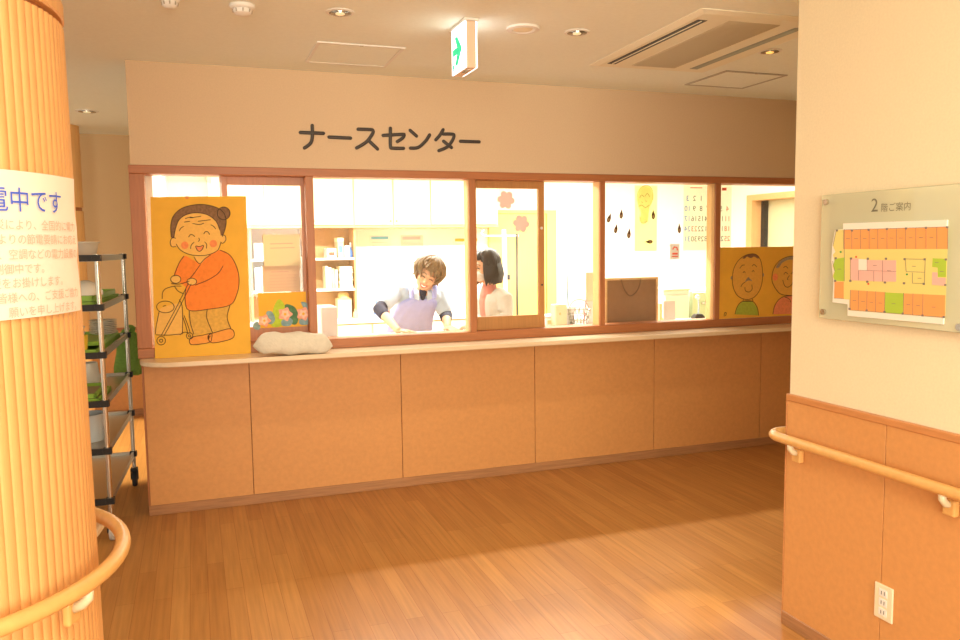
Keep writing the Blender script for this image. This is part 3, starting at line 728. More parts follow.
lines('drawn_outline', [cl(face1), cl(face2), body1, body2, [(190, 398), (192, 412), (250, 412), (250, 396)], [(165, 192), (180, 172), (198, 168)], [(248, 176), (262, 165), (280, 182)], [(186, 222), (196, 212), (202, 222)], [(248, 214), (256, 205), (263, 214)],
    [(172, 316), (185, 295), (203, 282)], [(200, 318), (204, 342), (228, 350), (248, 332), (246, 300)], [(460, 186), (475, 178), (490, 190)], [(525, 180), (540, 175), (555, 186)], [(462, 232), (474, 218), (490, 230)], [(510, 228), (524, 218), (538, 228)], [(500, 238), (486, 262), (492, 268)],
    [(455, 270), (468, 308), (490, 318), (515, 300), (526, 268)], [(470, 385), (500, 398), (508, 420)], [(60, 515), (62, 492), (74, 490), (70, 512)]], .0026, M['softink'], b2, fp2, .0042)

# ------------------------------------------------------------------ cushion on the counter
def cushion():
    bm = nb(); rings = []; n = 36
    c = Vector((.515, 4.60, .902))
    for i in range(15):
        s = -1+2*i/14; ring = []
        w = (max(0, 1-abs(s)**5))**.5
        for k in range(n):
            a = 2*PI*k/n; h = .080 if math.sin(a) > 0 else .045
            sg_ = lambda q, e: math.copysign(abs(q)**e, q)
            y = .060*sg_(math.cos(a), .65)*w; z = h*sg_(math.sin(a), .85)*w
            z += .006*math.sin(9*s+2*math.cos(a))+.004*math.sin(21*s+3*a)*w
            sl = .012*s
            ring.append(c+Vector((.222*s, y+.006*math.sin(5*s), .047+z+sl*(-1))))
        rings.append(ring)
    for r in rings:
        for p in r: p.z = max(p.z, .9025)
    loft(bm, rings); return bm
M['cotton'] = mat('white_cotton', (.72, .66, .54), .9, .04, 40, bump=.35, bscale=90)
cu = tag(link('cushion', cushion(), M['cotton'], None, True), 'white folded cotton cushion lying on the counter beside the yellow picture', 'cushion')
cu.modifiers.new('subdivision', 'SUBSURF').render_levels = 2

# ------------------------------------------------------------------ papers and stickers on the glass
def sheet(name, x0, x1, z0, z1, y, m, label, cat, t=.0008): 
    return tag(link(name, obox(x0, x1, y, y+t, z0, z1), m), label, cat)
M['paper2'] = thin_mat('pale_yellow_paper', (.84, .74, .52), .35)
M['paper3'] = thin_mat('pink_paper', (.80, .62, .46), .35)
ns = thing('glass_notice', 'white typed notice hung on the glass beside the old lady picture', 'notice', (.49, 4.862, 1.25))
link('sheet', obox(.390, .602, 4.862, 4.8628, 1.375, 1.585), M['paper2'], ns)
link('lower_sheet', obox(.380, .596, 4.8612, 4.8618, 1.245, 1.40), M['paper3'], ns)
b = nb(); stroke(b, [(.43, 4.8619, 1.53), (.56, 4.8619, 1.532)], NY, .005); stroke(b, [(.43, 4.8619, 1.505), (.57, 4.8619, 1.507)], NY, .004); link('typed_lines', b, M['faint'], ns)
b = nb(); stroke(b, [(.43, 4.861, 1.365), (.53, 4.861, 1.366)], NY, .005)
for k in range(5): stroke(b, [(.42, 4.861, 1.345-.018*k), (.575, 4.861, 1.346-.018*k)], NY, .0018)
link('typed_lines', b, M['faint'], ns)
sheet('paper_sheet', .545, .66, 1.235, 1.45, 4.900, M['paper'], 'white paper sheet behind the typed notice in the first bay', 'paper')
fl = thing('flower_card', 'orange yellow card with pink flowers propped on the first bay sill', 'card', (.49, 4.86, 1.02))
link('card', obox(.350, .628, 4.862, 4.864, 1.035, 1.243), M['yellowboard'], fl)
def fq(x, y, d): p = atY(245+x/4.92, 215+y/4.923, 4.86); p.y = 4.86-d; return p
M['petal'] = mat('pink_petal', (.90, .42, .30), .85, .1, 60); M['petal2'] = mat('pale_petal', (.9, .62, .48), .85, .1, 60)
M['leaf'] = mat('dark_leaf', (.10, .22, .10), .85, .2, 60); M['leaf2'] = mat('lime_leaf', (.50, .62, .05), .85, .1, 60); M['leaf3'] = mat('blue_leaf', (.25, .38, .40), .85, .2, 60)
leaf_d = 0.
for m, pts in (('leaf2', [(130, 545), (140, 460), (165, 415), (190, 435), (205, 480), (190, 540)]), ('leaf', [(195, 445), (240, 450), (262, 490), (255, 535), (225, 530)]), ('leaf3', [(105, 480), (130, 475), (148, 510), (135, 535), (110, 530)]), ('leaf3', [(180, 520), (215, 505), (235, 520), (222, 545), (185, 545)]), ('leaf3', [(275, 430), (300, 432), (318, 455), (300, 470)]), ('leaf3', [(265, 520), (290, 505), (318, 500), (315, 535), (275, 540)]), ('leaf3', [(38, 540), (60, 525), (75, 545), (68, 565), (45, 560)])):
    leaf_d += .00025; shape('leaf', pts, leaf_d, M[m], fl, fq)
for cx_, cy_, r in ((197, 488, 38), (287, 486, 37), (95, 520, 34)):
    f = shape('flower', [(cx_+(r if k % 2 == 0 else r*.72)*math.cos(PI*k/5), cy_+(r if k % 2 == 0 else r*.72)*math.sin(PI*k/5)*.95) for k in range(10)], .0026, M['petal'], fl, fq)
    shape('inner_petals', [(cx_+(r*.62 if k % 2 == 0 else r*.42)*math.cos(PI*k/5+.3), cy_+(r*.62 if k % 2 == 0 else r*.42)*math.sin(PI*k/5+.3)) for k in range(10)], .0033, M['petal2'], f, fq)
    shape('flower_centre', circ(cx_, cy_, r*.18, None, 8), .004, M['yellowboard'], f, fq)
M['drop'] = mat('brown_sticker', (.13, .065, .025), .6); M['dropdot'] = mat('tan_sticker_dot', (.45, .28, .12), .6)
M['peach'] = thin_mat('peach_sticker', (.96, .52, .46), .7)
def drop_sticker(u, v, ang, size, label):
    p = atY(u, v, 4.8235); p.y = 4.8235
    outl = [(0, 1), (.16, .55), (.33, .15), (.38, -.3), (.22, -.7), (0, -.82), (-.22, -.7), (-.38, -.3), (-.33, .15), (-.16, .55)]
    mtx = Matrix.Rotation(ang, 2)
    P = [Vector((0, 0, 0))+Vector(((mtx @ Vector(q)*size).x, 0, (mtx @ Vector(q)*size).y)) for q in outl]
    bm = nb(); prism(bm, catmull(P, 4, True), NY*.0008)
    o = link('teardrop_sticker', bm, M['drop']); o.location = p; tag(o, label, 'sticker', 'brown teardrop stickers on the glass')
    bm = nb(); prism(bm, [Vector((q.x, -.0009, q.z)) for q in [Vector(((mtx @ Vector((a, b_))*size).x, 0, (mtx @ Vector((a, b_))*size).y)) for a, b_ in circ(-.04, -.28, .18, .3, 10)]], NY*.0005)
    c = link('sticker_dot', bm, M['dropdot']); c.parent = o  # small tan dot on the sticker
for u, v, a, s, l in ((609.2, 218.3, -.35, .036, 'brown teardrop sticker nearest the timber mullion on the left'), (621.3, 214.5, -.08, .035, 'upright brown teardrop sticker, second from the left on the glass'), (615.9, 229, -.2, .035, 'lower brown teardrop sticker under the two left ones'),
                      (629, 233.8, -.12, .038, 'slim brown teardrop sticker just left of the yellow face poster'), (653.3, 215, .03, .036, 'brown teardrop sticker over the face of the yellow poster'), (649.2, 241.8, PI/2, .033, 'brown teardrop sticker lying sideways low on the yellow poster'),
                      (679.3, 228.8, .03, .036, 'lone brown teardrop sticker between the yellow poster and the calendar')):
    drop_sticker(u, v, a, s, l)
for u, v, r, l in ((506, 200, .060, 'upper peach flower sticker on the sliding sash glass'), (521.2, 223.6, .058, 'lower peach flower sticker on the sliding sash glass')):
    p = atY(u, v, 4.8795); p.y = 4.8795
    pts = []
    for k in range(48):
        a = 2*PI*k/48; q = r*(.66+.36*abs(math.cos(3*a+.35))**.55); pts.append(Vector((q*math.cos(a), 0, q*math.sin(a))))
    bm = nb(); prism(bm, pts, NY*.0008); o = link('flower_sticker', bm, M['peach']); o.location = p; tag(o, l, 'sticker', 'peach flower stickers on the sash')
# poster with a face, seen through from behind
M['yposter'] = thin_mat('pale_yellow_poster', (.93, .89, .52), .6); M['yface'] = thin_mat('poster_face', (.93, .90, .60), .6); M['yline'] = mat('poster_line', (.42, .42, .16), .85)
yp = thing('face_poster', 'tall pale yellow poster of a bearded old face hung inside the fourth bay', 'poster', (2.99, 4.905, 1.44))
link('sheet', obox(2.902, 3.082, 4.905, 4.9058, 1.452, 1.906), M['yposter'], yp)
def pq(x, y, d): p = atY(600+x/6.4, 170+y/6.4, 4.9045); p.y = 4.9045-d; return p
shape('drawn_face', [(240, 180), (252, 130), (280, 105), (312, 108), (335, 145), (338, 195), (318, 235), (312, 270), (305, 330), (275, 340), (255, 320), (262, 270), (245, 235)], .0002, M['yface'], yp, pq)
lines('drawn_lines', [[(236, 200), (240, 150), (262, 112), (300, 98), (330, 120), (340, 165), (336, 195)], [(254, 178), (265, 160), (282, 172)], [(288, 168), (302, 150), (318, 172)], [(265, 203), (272, 208)], [(290, 197), (298, 202)], [(245, 235), (265, 225), (290, 240), (312, 225)], [(255, 300), (258, 330), (280, 342), (305, 325)]], .001, M['yline'], yp, pq, .004)
# calendar seen from behind: figures read mirrored
M['calpaper'] = thin_mat('calendar_paper', (.80, .80, .66), .5); M['calk'] = mat('calendar_black', (.10, .10, .08), .8); M['calr'] = mat('calendar_red', (.85, .12, .06), .8); M['calb'] = mat('calendar_blue', (.10, .30, .80), .8)
ca = thing('calendar', 'wall calendar hung inside the glass so its figures read backwards', 'calendar', (3.51, 4.945, 1.45))
link('sheet', obox(3.325, 3.735, 4.945, 4.946, 1.452, 1.93), M['calpaper'], ca)
for r_ in range(5):
    for c_ in range(7):
        day = r_*7+c_-4+1
        if day < 1 or day > 31: continue
        m = M['calr'] if c_ == 0 or day == 23 else M['calb'] if c_ == 6 else M['calk']
        b = text_mesh(str(day), .054, 'CENTER'); xx = 3.325+.034+.057*(6-c_); zz = 1.806-.0725*r_
        xform(b, basis((-1, 0, 0), (0, 0, 1), (0, -1, 0), (xx, 4.9444, zz))); link('day_number', b, m, ca)
b = nb(); stroke(b, [(3.38, 4.9444, 1.90), (3.48, 4.9444, 1.90)], NY, .006); stroke(b, [(3.65, 4.9444, 1.893), (3.69, 4.9444, 1.893)], NY, .02); link('month_heading', b, M['calr'], ca)
st_ = thing('small_red_card', 'small white card with red printing left of the calendar', 'card', (3.24, 4.93, 1.4))
link('sheet', obox(3.205, 3.285, 4.93, 4.931, 1.39, 1.50), M['paper'], st_)
b = nb()
stroke(b, [(3.222, 4.9294, 1.41), (3.272, 4.9294, 1.41)], NY, .008); stroke(b, [(3.225, 4.9294, 1.43), (3.27, 4.9294, 1.43)], NY, .014); stroke(b, [(3.228, 4.9294, 1.46), (3.24, 4.9294, 1.478), (3.262, 4.9294, 1.474), (3.268, 4.9294, 1.452)], NY, .01)
link('red_print', b, M['calr'], st_)
# board seen from behind with cord
bb = thing('framed_board', 'brown framed board seen from behind with a hanging cord, on the fourth bay sill', 'board', (2.93, 4.96, .926))
M['hardboard'] = mat('brown_hardboard', (.27, .135, .055), .75, .08, 30); M['cord'] = mat('dark_cord', (.10, .05, .025), .8)
link('back_panel', obox(2.715, 3.115, 4.962, 4.968, .932, 1.258), M['hardboard'], bb)
bm = nb(); box(bm, 2.702, 3.128, 4.957, 4.982, 1.250, 1.266); box(bm, 2.702, 3.128, 4.957, 4.982, .926, .942); box(bm, 2.702, 2.718, 4.957, 4.982, .942, 1.25); box(bm, 3.112, 3.128, 4.957, 4.982, .942, 1.25)
link('frame', bm, M['shelfwood'], bb)
bm = nb(); tube(bm, catmull([(2.825, 4.956, 1.256), (2.85, 4.953, 1.19), (2.89, 4.953, 1.14), (2.93, 4.953, 1.15), (2.97, 4.953, 1.2), (2.985, 4.956, 1.256)], 5), .0022, 6); link('hanging_cord', bm, M['cord'], bb, True)
# ------------------------------------------------------------------ nurse room furniture
def handle_knob(x, y, z, parent):
    bm = nb(); ell(bm, (x, y, z), (.012, .010, .012), None, 12, 8); return link('knob', bm, M['cabedge'], parent, True)
uc = thing('wall_cabinet', 'row of cream upper cabinets on the back wall of the nurse room', 'cabinet', (1.5, 7.8, 1.71))
link('carcass', obox(.15, 2.975, 7.745, 8.095, 1.715, 2.50), M['cab'], uc)
link('bottom_edge', obox(.15, 2.975, 7.728, 8.095, 1.695, 1.715), M['cabedge'], uc)
xs = [.17, .64, 1.06, 1.478, 1.868, 2.25, 2.665, 2.965]
for k, (a, b) in enumerate(zip(xs, xs[1:])):
    d = link('door', obox(a+.006, b-.006, 7.722, 7.745, 1.722, 2.49, .003), M['cab'], uc)
    handle_knob(b-.03 if k % 2 else a+.03, 7.714, 1.76, d)
lc = thing('base_cabinet', 'cream base cabinets under the back counter of the nurse room', 'cabinet', (1.5, 7.85, 0))
link('carcass', obox(.15, 2.6, 7.6, 8.095, 0, .775), M['cab'], lc)
for a in (.17, .65, 1.13, 1.61, 2.09):
    d = link('drawer', obox(a, a+.465, 7.582, 7.6, .52, .765, .003), M['yellowcab'] if 'yellowcab' in M else M['cab'], lc); handle_knob(a+.23, 7.575, .65, d)
    d = link('door', obox(a, a+.465, 7.582, 7.6, .06, .51, .003), M['cab'], lc); handle_knob(a+.42, 7.575, .44, d)
ct = tag(link('back_counter', obox(.15, 2.62, 7.57, 8.095, .776, .815, .005), M['white']), 'white counter top along the back wall of the nurse room', 'counter')
# open shelf unit
su = thing('shelf_unit', 'open wooden shelf unit standing on the back counter', 'shelf unit', (1.0, 7.95, .816))
link('back', obox(.50, 1.50, 8.075, 8.095, .816, 1.694), M['shelfwood'], su)
for x in (.50, .985, 1.482): link('side', obox(x, x+.018, 7.78, 8.075, .816, 1.694), M['shelfwood'], su)
for z in (1.085, 1.385): link('shelf', obox(.518, 1.482, 7.78, 8.075, z, z+.022, .001), M['white'], su)
def simple_box(name, x0, x1, y0, y1, z0, z1, m, label, cat, group=None, lid=None, front=None):
    t = thing(name, label, cat, ((x0+x1)/2, (y0+y1)/2, z0), group)
    h = z1-z0
    link('body', obox(x0, x1, y0, y1, z0, z1-(.2*h if lid else 0), .004, 2), m, t)
    if lid: link('lid', obox(x0-.002, x1+.002, y0-.002, y1+.002, z1-.2*h, z1, .004, 2), lid, t)
    if front: link('front_label', obox(x0+.2*(x1-x0), x1-.2*(x1-x0), y0-.0015, y0-.0005, z0+.25*h, z0+.6*h), front, t)
    return t
M['cream'] = mat('cream_card', (.80, .70, .45), .7); M['bluepl'] = mat('blue_plastic', (.10, .25, .70), .5); M['redpl'] = mat('red_label', (.80, .12, .07), .6)
M['palegreen'] = mat('pale_green_metal', (.52, .68, .47), .5); M['khaki'] = mat('khaki_card', (.58, .50, .30), .7); M['greycard'] = mat('grey_card', (.60, .57, .52), .7)
M['tan'] = mat('tan_cloth', (.78, .55, .25), .85, .05, 40); M['pinkpl'] = mat('pink_plastic', (.85, .35, .32), .5)
simple_box('file_box', 1.325, 1.385, 7.80, 8.0, 1.407, 1.60, M['khaki'], 'tall khaki file box at the left of the top shelf', 'box', None, M['cream'], M['bluepl'])
simple_box('medicine_carton', 1.392, 1.442, 7.80, 7.95, 1.407, 1.525, M['white'], 'white carton beside the khaki file box on the top shelf', 'box', None, None, M['greycard'])
bm = nb(); lathe(bm, [(.018, 0), (.018, .06), (.008, .08), (.008, .10)], (1.462, 7.86, 1.408), 16)
bt = thing('spray_bottle', 'small bottle with a blue body at the right end of the top shelf', 'bottle', (1.462, 7.86, 1.407)); link('body', bm, M['bluepl'], bt, True, 40)
bm = nb(); lathe(bm, [(.009, .10), (.010, .13), (.004, .15)], (1.462, 7.86, 1.408), 12); link('cap', bm, M['greycard'], bt, True, 40)
simple_box('storage_tray', 1.22, 1.31, 7.79, 8.0, 1.407, 1.50, M['white'], 'white storage tray with a red label near the mullion', 'tray', None, None, M['redpl'])
for k, (x, w, h, m) in enumerate(((.54, .10, .15, 'greycard'), (.66, .07, .2, 'khaki'), (.75, .12, .16, 'cream'), (.90, .07, .19, 'greycard'))):
    simple_box('storage_box', x, x+w, 7.80, 8.0, 1.407, 1.407+h, M[m], ('grey', 'tall khaki', 'wide cream', 'narrow grey')[k]+' storage box on the top shelf behind the first bay', 'box', 'storage boxes behind the first bay', None, M['pinkpl'] if k % 2 else None)
for k in range(9):
    z = 1.108+k*.024
    t = thing('binder', ('lowest', 'second', 'third', 'fourth', 'fifth', 'sixth', 'seventh', 'eighth', 'topmost')[k]+' flat binder in the stack on the middle shelf', 'binder', (1.39, 7.86, z), 'stacked binders on the middle shelf')
    link('cover', obox(1.335, 1.47-.006*(k % 3), 7.80, 8.0, z, z+.0225, .002), M[('cream', 'khaki', 'white', 'tan', 'cream', 'white', 'khaki', 'cream', 'tan')[k]], t)
    link('pages', obox(1.345, 1.46, 7.797, 7.80, z+.004, z+.018), M['white'], t)
for k in range(4):
    x = 1.20+k*.031
    t = thing('ring_file', ('leftmost', 'second', 'third', 'rightmost')[k]+' upright ring file beside the stacked binders', 'file', (x, 7.87, 1.107), 'upright ring files')
    link('spine', obox(x, x+.027, 7.80, 8.0, 1.107, 1.107+.22-.012*k, .002), M[('cream', 'white', 'khaki', 'cream')[k]], t)
    link('label_strip', obox(x+.006, x+.021, 7.7985, 7.80, 1.16, 1.25), M['greycard'], t)
for k in range(7):
    x = .54+k*.06
    t = thing('folder', 'white upright folder on the middle shelf, number %s from the left side' % ('one', 'two', 'three', 'four', 'five', 'six', 'seven')[k], 'folder', (x, 7.87, 1.107), 'white folders behind the first bay')
    link('spine', obox(x, x+.05, 7.80, 8.0, 1.107, 1.107+.22+.01*(k % 2), .002), M[('white', 'white', 'greycard')[k % 3]], t)
    link('label_strip', obox(x+.012, x+.038, 7.7985, 7.80, 1.15, 1.21), M[('pinkpl', 'bluepl', 'khaki')[k % 3]], t)
# rolled towel basket shape on the lowest shelf
hb = thing('straw_hat', 'tan round hat resting on a white basket in the lowest shelf', 'hat', (1.39, 7.9, 1.0))
bm = nb(); lathe(bm, [(.085, 0), (.083, .008), (.058, .012), (.054, .05), (.04, .068), (.005, .072)], (1.385, 7.90, .995), 28); link('crown', bm, M['tan'], hb, True, 50)
simple_box('white_basket', 1.315, 1.452, 7.82, 7.99, .8165, .994, M['cream'], 'cream basket under the straw hat', 'basket')
bm = nb(); lathe(bm, [(.022, 0), (.025, .05), (.01, .07), (.012, .09)], (1.47, 7.74, .8165), 16); tag(link('brown_jar', bm, M['tan'], None, True, 40), 'small tan jar in front of the shelf unit side', 'jar')
simple_box('grey_document_tray', .735, .835, 4.99, 5.22, .926, 1.135, M['greycard'], 'grey upright document holder just inside the second bay', 'document holder', None)
# bottles on the back counter
for x, m, cm, l in ((1.62, 'bluepl2', 'white', 'pale blue detergent bottle on the back counter'), (1.685, 'bluepl2', 'bluepl', 'second pale blue bottle, nearer the red topped one'), (1.79, 'white', 'redpl', 'white bottle with a red band on the back counter')):
    if 'bluepl2' not in M: M['bluepl2'] = mat('pale_blue_plastic', (.42, .55, .82), .4)
    t = thing('bottle', l, 'bottle', (x, 7.75, .8155), 'bottles on the back counter')
    bm = nb(); lathe(bm, [(.026, 0), (.028, .005), (.028, .10), (.012, .13), (.011, .14)], (x, 7.75, .8155), 18); link('body', bm, M[m], t, True, 40)
    bm = nb(); lathe(bm, [(.013, .14), (.013, .165), (.004, .17)], (x, 7.75, .8155), 14); link('cap', bm, M[cm], t, True, 40)
    bm = nb(); lathe(bm, [(.0285, .03), (.0285, .085)], (x, 7.75, .8155), 18, False); link('wrap_label', bm, M[cm], t, True)
# wall papers
def wall_paper(x0, x1, z0, z1, label, head, m):
    t = thing('wall_notice', label, 'notice', ((x0+x1)/2, 8.098, z0), 'notices on the back wall')
    link('sheet', obox(x0, x1, 8.0975, 8.0985, z0, z1), m, t)
    link('heading_strip', obox(x0+.02, x1-.03, 8.0965, 8.0972, z1-.045, z1-.015), head, t)
    bm = nb()
    for k in range(5): stroke(bm, [(x0+.03, 8.0972, z1-.075-.03*k), (x1-.04, 8.0972, z1-.075-.03*k)], NY, .006)
    link('typed_lines', bm, M['greycard'], t)
M['cyanprint'] = mat('cyan_print', (.15, .45, .60), .7); M['pinkpaper'] = mat('pale_pink_sheet', (.85, .62, .52), .8)
wall_paper(1.70, 1.93, 1.35, 1.63, 'white notice with a blue heading on the back wall', M['cyanprint'], M['paper'])
wall_paper(2.03, 2.27, 1.46, 1.625, 'pale pink notice on the back wall above the nurse in the apron', M['pinkpl'], M['pinkpaper'])
wall_paper(2.60, 2.90, 1.38, 1.60, 'white notice with a yellow heading on the back wall by the door', M['yellowboard'], M['paper'])
# back door and its frame
dr = thing('door_1', 'pale yellow door in the back wall of the nurse room', 'door', (3.36, 8.08, 0), None, 'structure')
link('leaf', obox(3.03, 3.66, 8.06, 8.098, 0.01, 1.845, .003), M['yellowdoor'], dr)
bm = nb(); box(bm, 2.99, 3.03, 8.05, 8.099, 0, 1.885); box(bm, 3.665, 3.78, 8.05, 8.099, 0, 1.885); box(bm, 3.03, 3.665, 8.05, 8.099, 1.848, 1.885); link('door_frame', bm, M['yellowdoor'], dr)
bm = nb(); tube(bm, [(3.60, 8.04, .86), (3.60, 8.02, .87), (3.60, 8.02, 1.05), (3.60, 8.04, 1.06)], .01, 8); link('door_handle', bm, M['steel'], dr, True)
# doorway on the right
dw = thing('door_2', 'orange timber doorway in the right wall of the nurse room', 'doorway', (DX, 7.1, 0), None, 'structure')
bm = nb(); box(bm, DX-.02, DX+.16, 7.55, 7.645, 0, 2.04); box(bm, DX-.02, DX+.16, 6.575, 6.62, 0, 2.04); box(bm, DX-.02, DX+.16, 6.62, 7.55, 1.975, 2.04); link('door_frame', bm, M['shelfwood'], dw)
link('gap_shade_strip', obox(DX+.11, DX+.158, 7.49, 7.55, 0, 1.97), M['black'], dw)  # solid black strip painted as the shade in the door gap
link('sliding_leaf', obox(DX+.165, DX+.20, 6.4, 7.60, 0.01, 2.05, .003), mat('pale_green_leaf', (.62, .60, .38), .6, .06, 3), dw)
# drip stand
iv = thing('drip_stand', 'steel drip stand with hooks behind the woman in the mask', 'drip stand', (3.02, 7.3, 0))
vx, vy = atY(517, 270, 7.3).x, 7.3
bm = nb(); M['polegrey'] = mat('grey_stand_metal', (.06, .05, .035), .5); tube(bm, [(vx, vy, .05), (vx, vy, 1.62)], .012, 12); link('pole', bm, M['polegrey'], iv, True)
bm = nb(); tube(bm, [(vx-.34, vy, 1.60), (vx+.02, vy, 1.60)], .008, 8); tube(bm, catmull([(vx-.34, vy, 1.60), (vx-.37, vy, 1.63), (vx-.34, vy, 1.66)], 4), .006, 8); link('hook_bar', bm, M['white'], iv, True)
bm = nb()
for k in range(5):
    a = 2*PI*k/5; tube(bm, [(vx, vy, .09), (vx+.26*math.cos(a), vy+.26*math.sin(a), .05)], .012, 8)
link('base', bm, M['shelfsteel'], iv, True)
for k in range(5):
    a = 2*PI*k/5; bm = nb(); ell(bm, (vx+.26*math.cos(a), vy+.26*math.sin(a), .026), (.026, .018, .026), None, 12, 8); link('caster', bm, M['darkrub'], iv, True)
bm = nb(); tube(bm, [(vx-.11, vy, 1.60), (vx-.11, vy, .95)], .003, 6); link('drip_line', bm, M['greycard'], iv, True)
link('clamp', obox(vx-.14, vx-.08, vy-.02, vy+.02, 1.17, 1.22, .006, 2), M['darkrub'], iv)
cp = thing('curtain', 'white folded curtain edge hanging behind the woman in the mask', 'curtain', (2.82, 7.25, .8))
bm = nb(); x0 = atY(504, 260, 7.25).x; rings = []
for z in (1.66, 1.3, 1.0, .75):
    rings.append([(x0+.015*math.cos(2*PI*k/12)*(1+.25*math.sin(3*k))+(1.66-z)*.02, 7.25+.03*math.sin(2*PI*k/12), z) for k in range(12)])
loft(bm, rings); link('fabric', bm, M['roomwhite'], cp, True)
side = thing('treatment_table', 'white side table behind the woman in the mask', 'table', (3.0, 6.75, 0))
link('table_top', obox(2.45, 3.5, 6.45, 7.05, .80, .84, .005), M['white'], side)
for x in (2.5, 3.45):
    for y in (6.5, 7.0): link('leg', obox(x-.02, x+.02, y-.02, y+.02, 0, .80), M['white'], side)
p = atY(525, 307, 6.7); simple_box('steel_tray', p.x-.1, p.x+.1, 6.62, 6.78, .8405, .862, M['shelfsteel'], 'small steel tray lying on the white side table', 'tray')
# ------------------------------------------------------------------ things on the inner desk, third bay
def wx(u, Y): return atY(u, 320, Y).x
y = 5.12
pr = thing('phone_charger', 'cream desk unit with a small round button beside the sash', 'desk unit', (wx(559, y), y, .926))
x = wx(559, y)
link('body', obox(x-.045, x+.05, y-.03, y+.05, .9255, 1.085, .008, 2), M['cream'], pr)
bm = nb(); ell(bm, (x-.005, y-.031, 1.02), (.007, .004, .01), None, 12, 8); link('button', bm, M['tan'], pr, True)
x = wx(548, 5.2); simple_box('tissue_box', x-.035, x+.035, 5.16, 5.26, .9255, 1.0, M['white'], 'small white box with a printed front next to the sash', 'box', None, M['greycard'], M['tan'])
# wire basket
wb = thing('wire_basket', 'round silver wire basket on the desk in the third bay', 'basket', (wx(580, 5.1), 5.1, .926))
x, y = wx(579, 5.1), 5.10
bm = nb()
for z, r in ((.93, .062), (.97, .07), (1.01, .076), (1.05, .08)): tube(bm, [(x+r*math.cos(2*PI*k/24), y+r*math.sin(2*PI*k/24), z) for k in range(24)], .0036, 6, closed=True)
for k in range(16):
    a = 2*PI*k/16; tube(bm, [(x+.06*math.cos(a), y+.06*math.sin(a), .929), (x+.08*math.cos(a+.3), y+.08*math.sin(a+.3), 1.05)], .003, 5)
M['wire'] = mat('dull_wire', (.42, .40, .35), .35, metal=1)
link('wire_body', bm, M['wire'], wb, True)
bm = nb(); tube(bm, catmull([(x-.08, y, 1.05), (x-.05, y, 1.10), (x, y, 1.115), (x+.05, y, 1.10), (x+.08, y, 1.05)], 5), .004, 8); link('handle', bm, M['wire'], wb, True)
bm = nb(); tube(bm, [(x+.035, y, .94), (x+.055, y-.005, 1.115)], .0055, 8); tag(link('red_pen', bm, M['pinkpl'], None, True), 'pink red pen standing in the wire basket', 'pen')
x = wx(567, 5.2); bm = nb(); tube(bm, catmull([(x+.012, 5.2, 1.05), (x+.004, 5.2, 1.15), (x, 5.2, 1.29)], 5), .006, 8)
an = thing('antenna_phone', 'handset base with a thin blue grey antenna behind the desk unit', 'phone', (x, 5.2, .926)); M['bluegrey'] = mat('blue_grey', (.33, .47, .60), .5)
link('antenna', bm, M['bluegrey'], an, True); link('base', obox(x-.04, x+.05, 5.17, 5.25, .9255, 1.06, .01, 2), M['white'], an)
x0, x1 = wx(586, 5.24), wx(593, 5.24); sheet('hanging_card', x0, x1+.03, 1.09, 1.30, 5.24, M['paper3'], 'tan card standing behind the wire basket by the mullion', 'card', .004)
bpy.data.objects['hanging_card'].location.z = 0
link('card_stand', obox(x0+.01, x1+.02, 5.235, 5.265, .9255, 1.09), M['greycard'], bpy.data.objects['hanging_card'])
# fourth bay: desk lamp, paper stand, green cabinet
y = 5.16; x = wx(698, y)
dl = thing('desk_lamp', 'small black desk lamp with a white head behind the fourth bay', 'desk lamp', (x, y, .926))
bm = nb(); rings = [[(x+a*s, y+b*s, z) for a, b in ((-.05, -.035), (.04, -.035), (.055, .035), (-.04, .035))] for z, s in ((.9255, 1), (.945, .95), (.965, .6))]; loft(bm, rings); link('base', bm, M['black'], dl)
bm = nb(); tube(bm, catmull([(x, y, .96), (x+.006, y, 1.02), (x, y, 1.08)], 4), .0055, 8); link('stem', bm, M['bluegrey'], dl, True)
bm = nb(); ell(bm, (x-.005, y, 1.095), (.022, .018, .018), None, 14, 10); link('head', bm, M['white'], dl, True)
y = 5.1; x = wx(668, y)
ps2 = thing('paper_stand', 'sheet of paper leaning on a small stand in the fourth bay', 'paper stand', (x, y, .926))
bm = nb(); prism(bm, [Vector((x-.055, y-.03, .9255)), Vector((x+.045, y-.03, .9255)), Vector((x+.08, y+.03, 1.075)), Vector((x-.02, y+.03, 1.075))], Vector((0, .004, 0))); link('sheet', bm, M['greycard'], ps2)
bm = obox(x-.07, x-.05, y-.0, y+.05, .9255, 1.06); box(bm, x-.05, x+.0, y+.02, y+.05, .9255, .95); link('stand', bm, M['tan'], ps2)
gx0, gx1 = wx(690, 5.95), wx(716, 5.95)
gc = thing('green_file_cabinet', 'pale green metal file cabinet in the nurse room', 'cabinet', ((gx0+gx1)/2, 6.0, 0))
link('body', obox(gx0, gx1+.3, 5.95, 6.4, 0, 1.09, .005), M['palegreen'], gc)
for k in range(3):
    d = link('drawer', obox(gx0+.01, gx1+.29, 5.935, 5.95, .05+.345*k, .05+.335+.345*k, .004), M['palegreen'], gc)
    link('handle', obox(gx0+.10, gx0+.2, 5.915, 5.935, .28+.345*k, .295+.345*k, .003), M['steel'], d)
wcx0, wcx1 = wx(663, 5.9), wx(689, 5.9)
wc = thing('white_side_cabinet', 'white low cabinet left of the green file cabinet', 'cabinet', ((wcx0+wcx1)/2, 6.0, 0))
link('body', obox(wcx0, wcx1, 5.9, 6.35, 0, 1.10, .005), M['white'], wc)
link('door', obox(wcx0+.01, wcx1-.01, 5.885, 5.9, .05, 1.06, .003), M['roomwhite'], wc)
link('top_edge', obox(wcx0-.005, wcx1+.003, 5.88, 6.35, 1.10, 1.115, .002), M['palegreen'], wc)

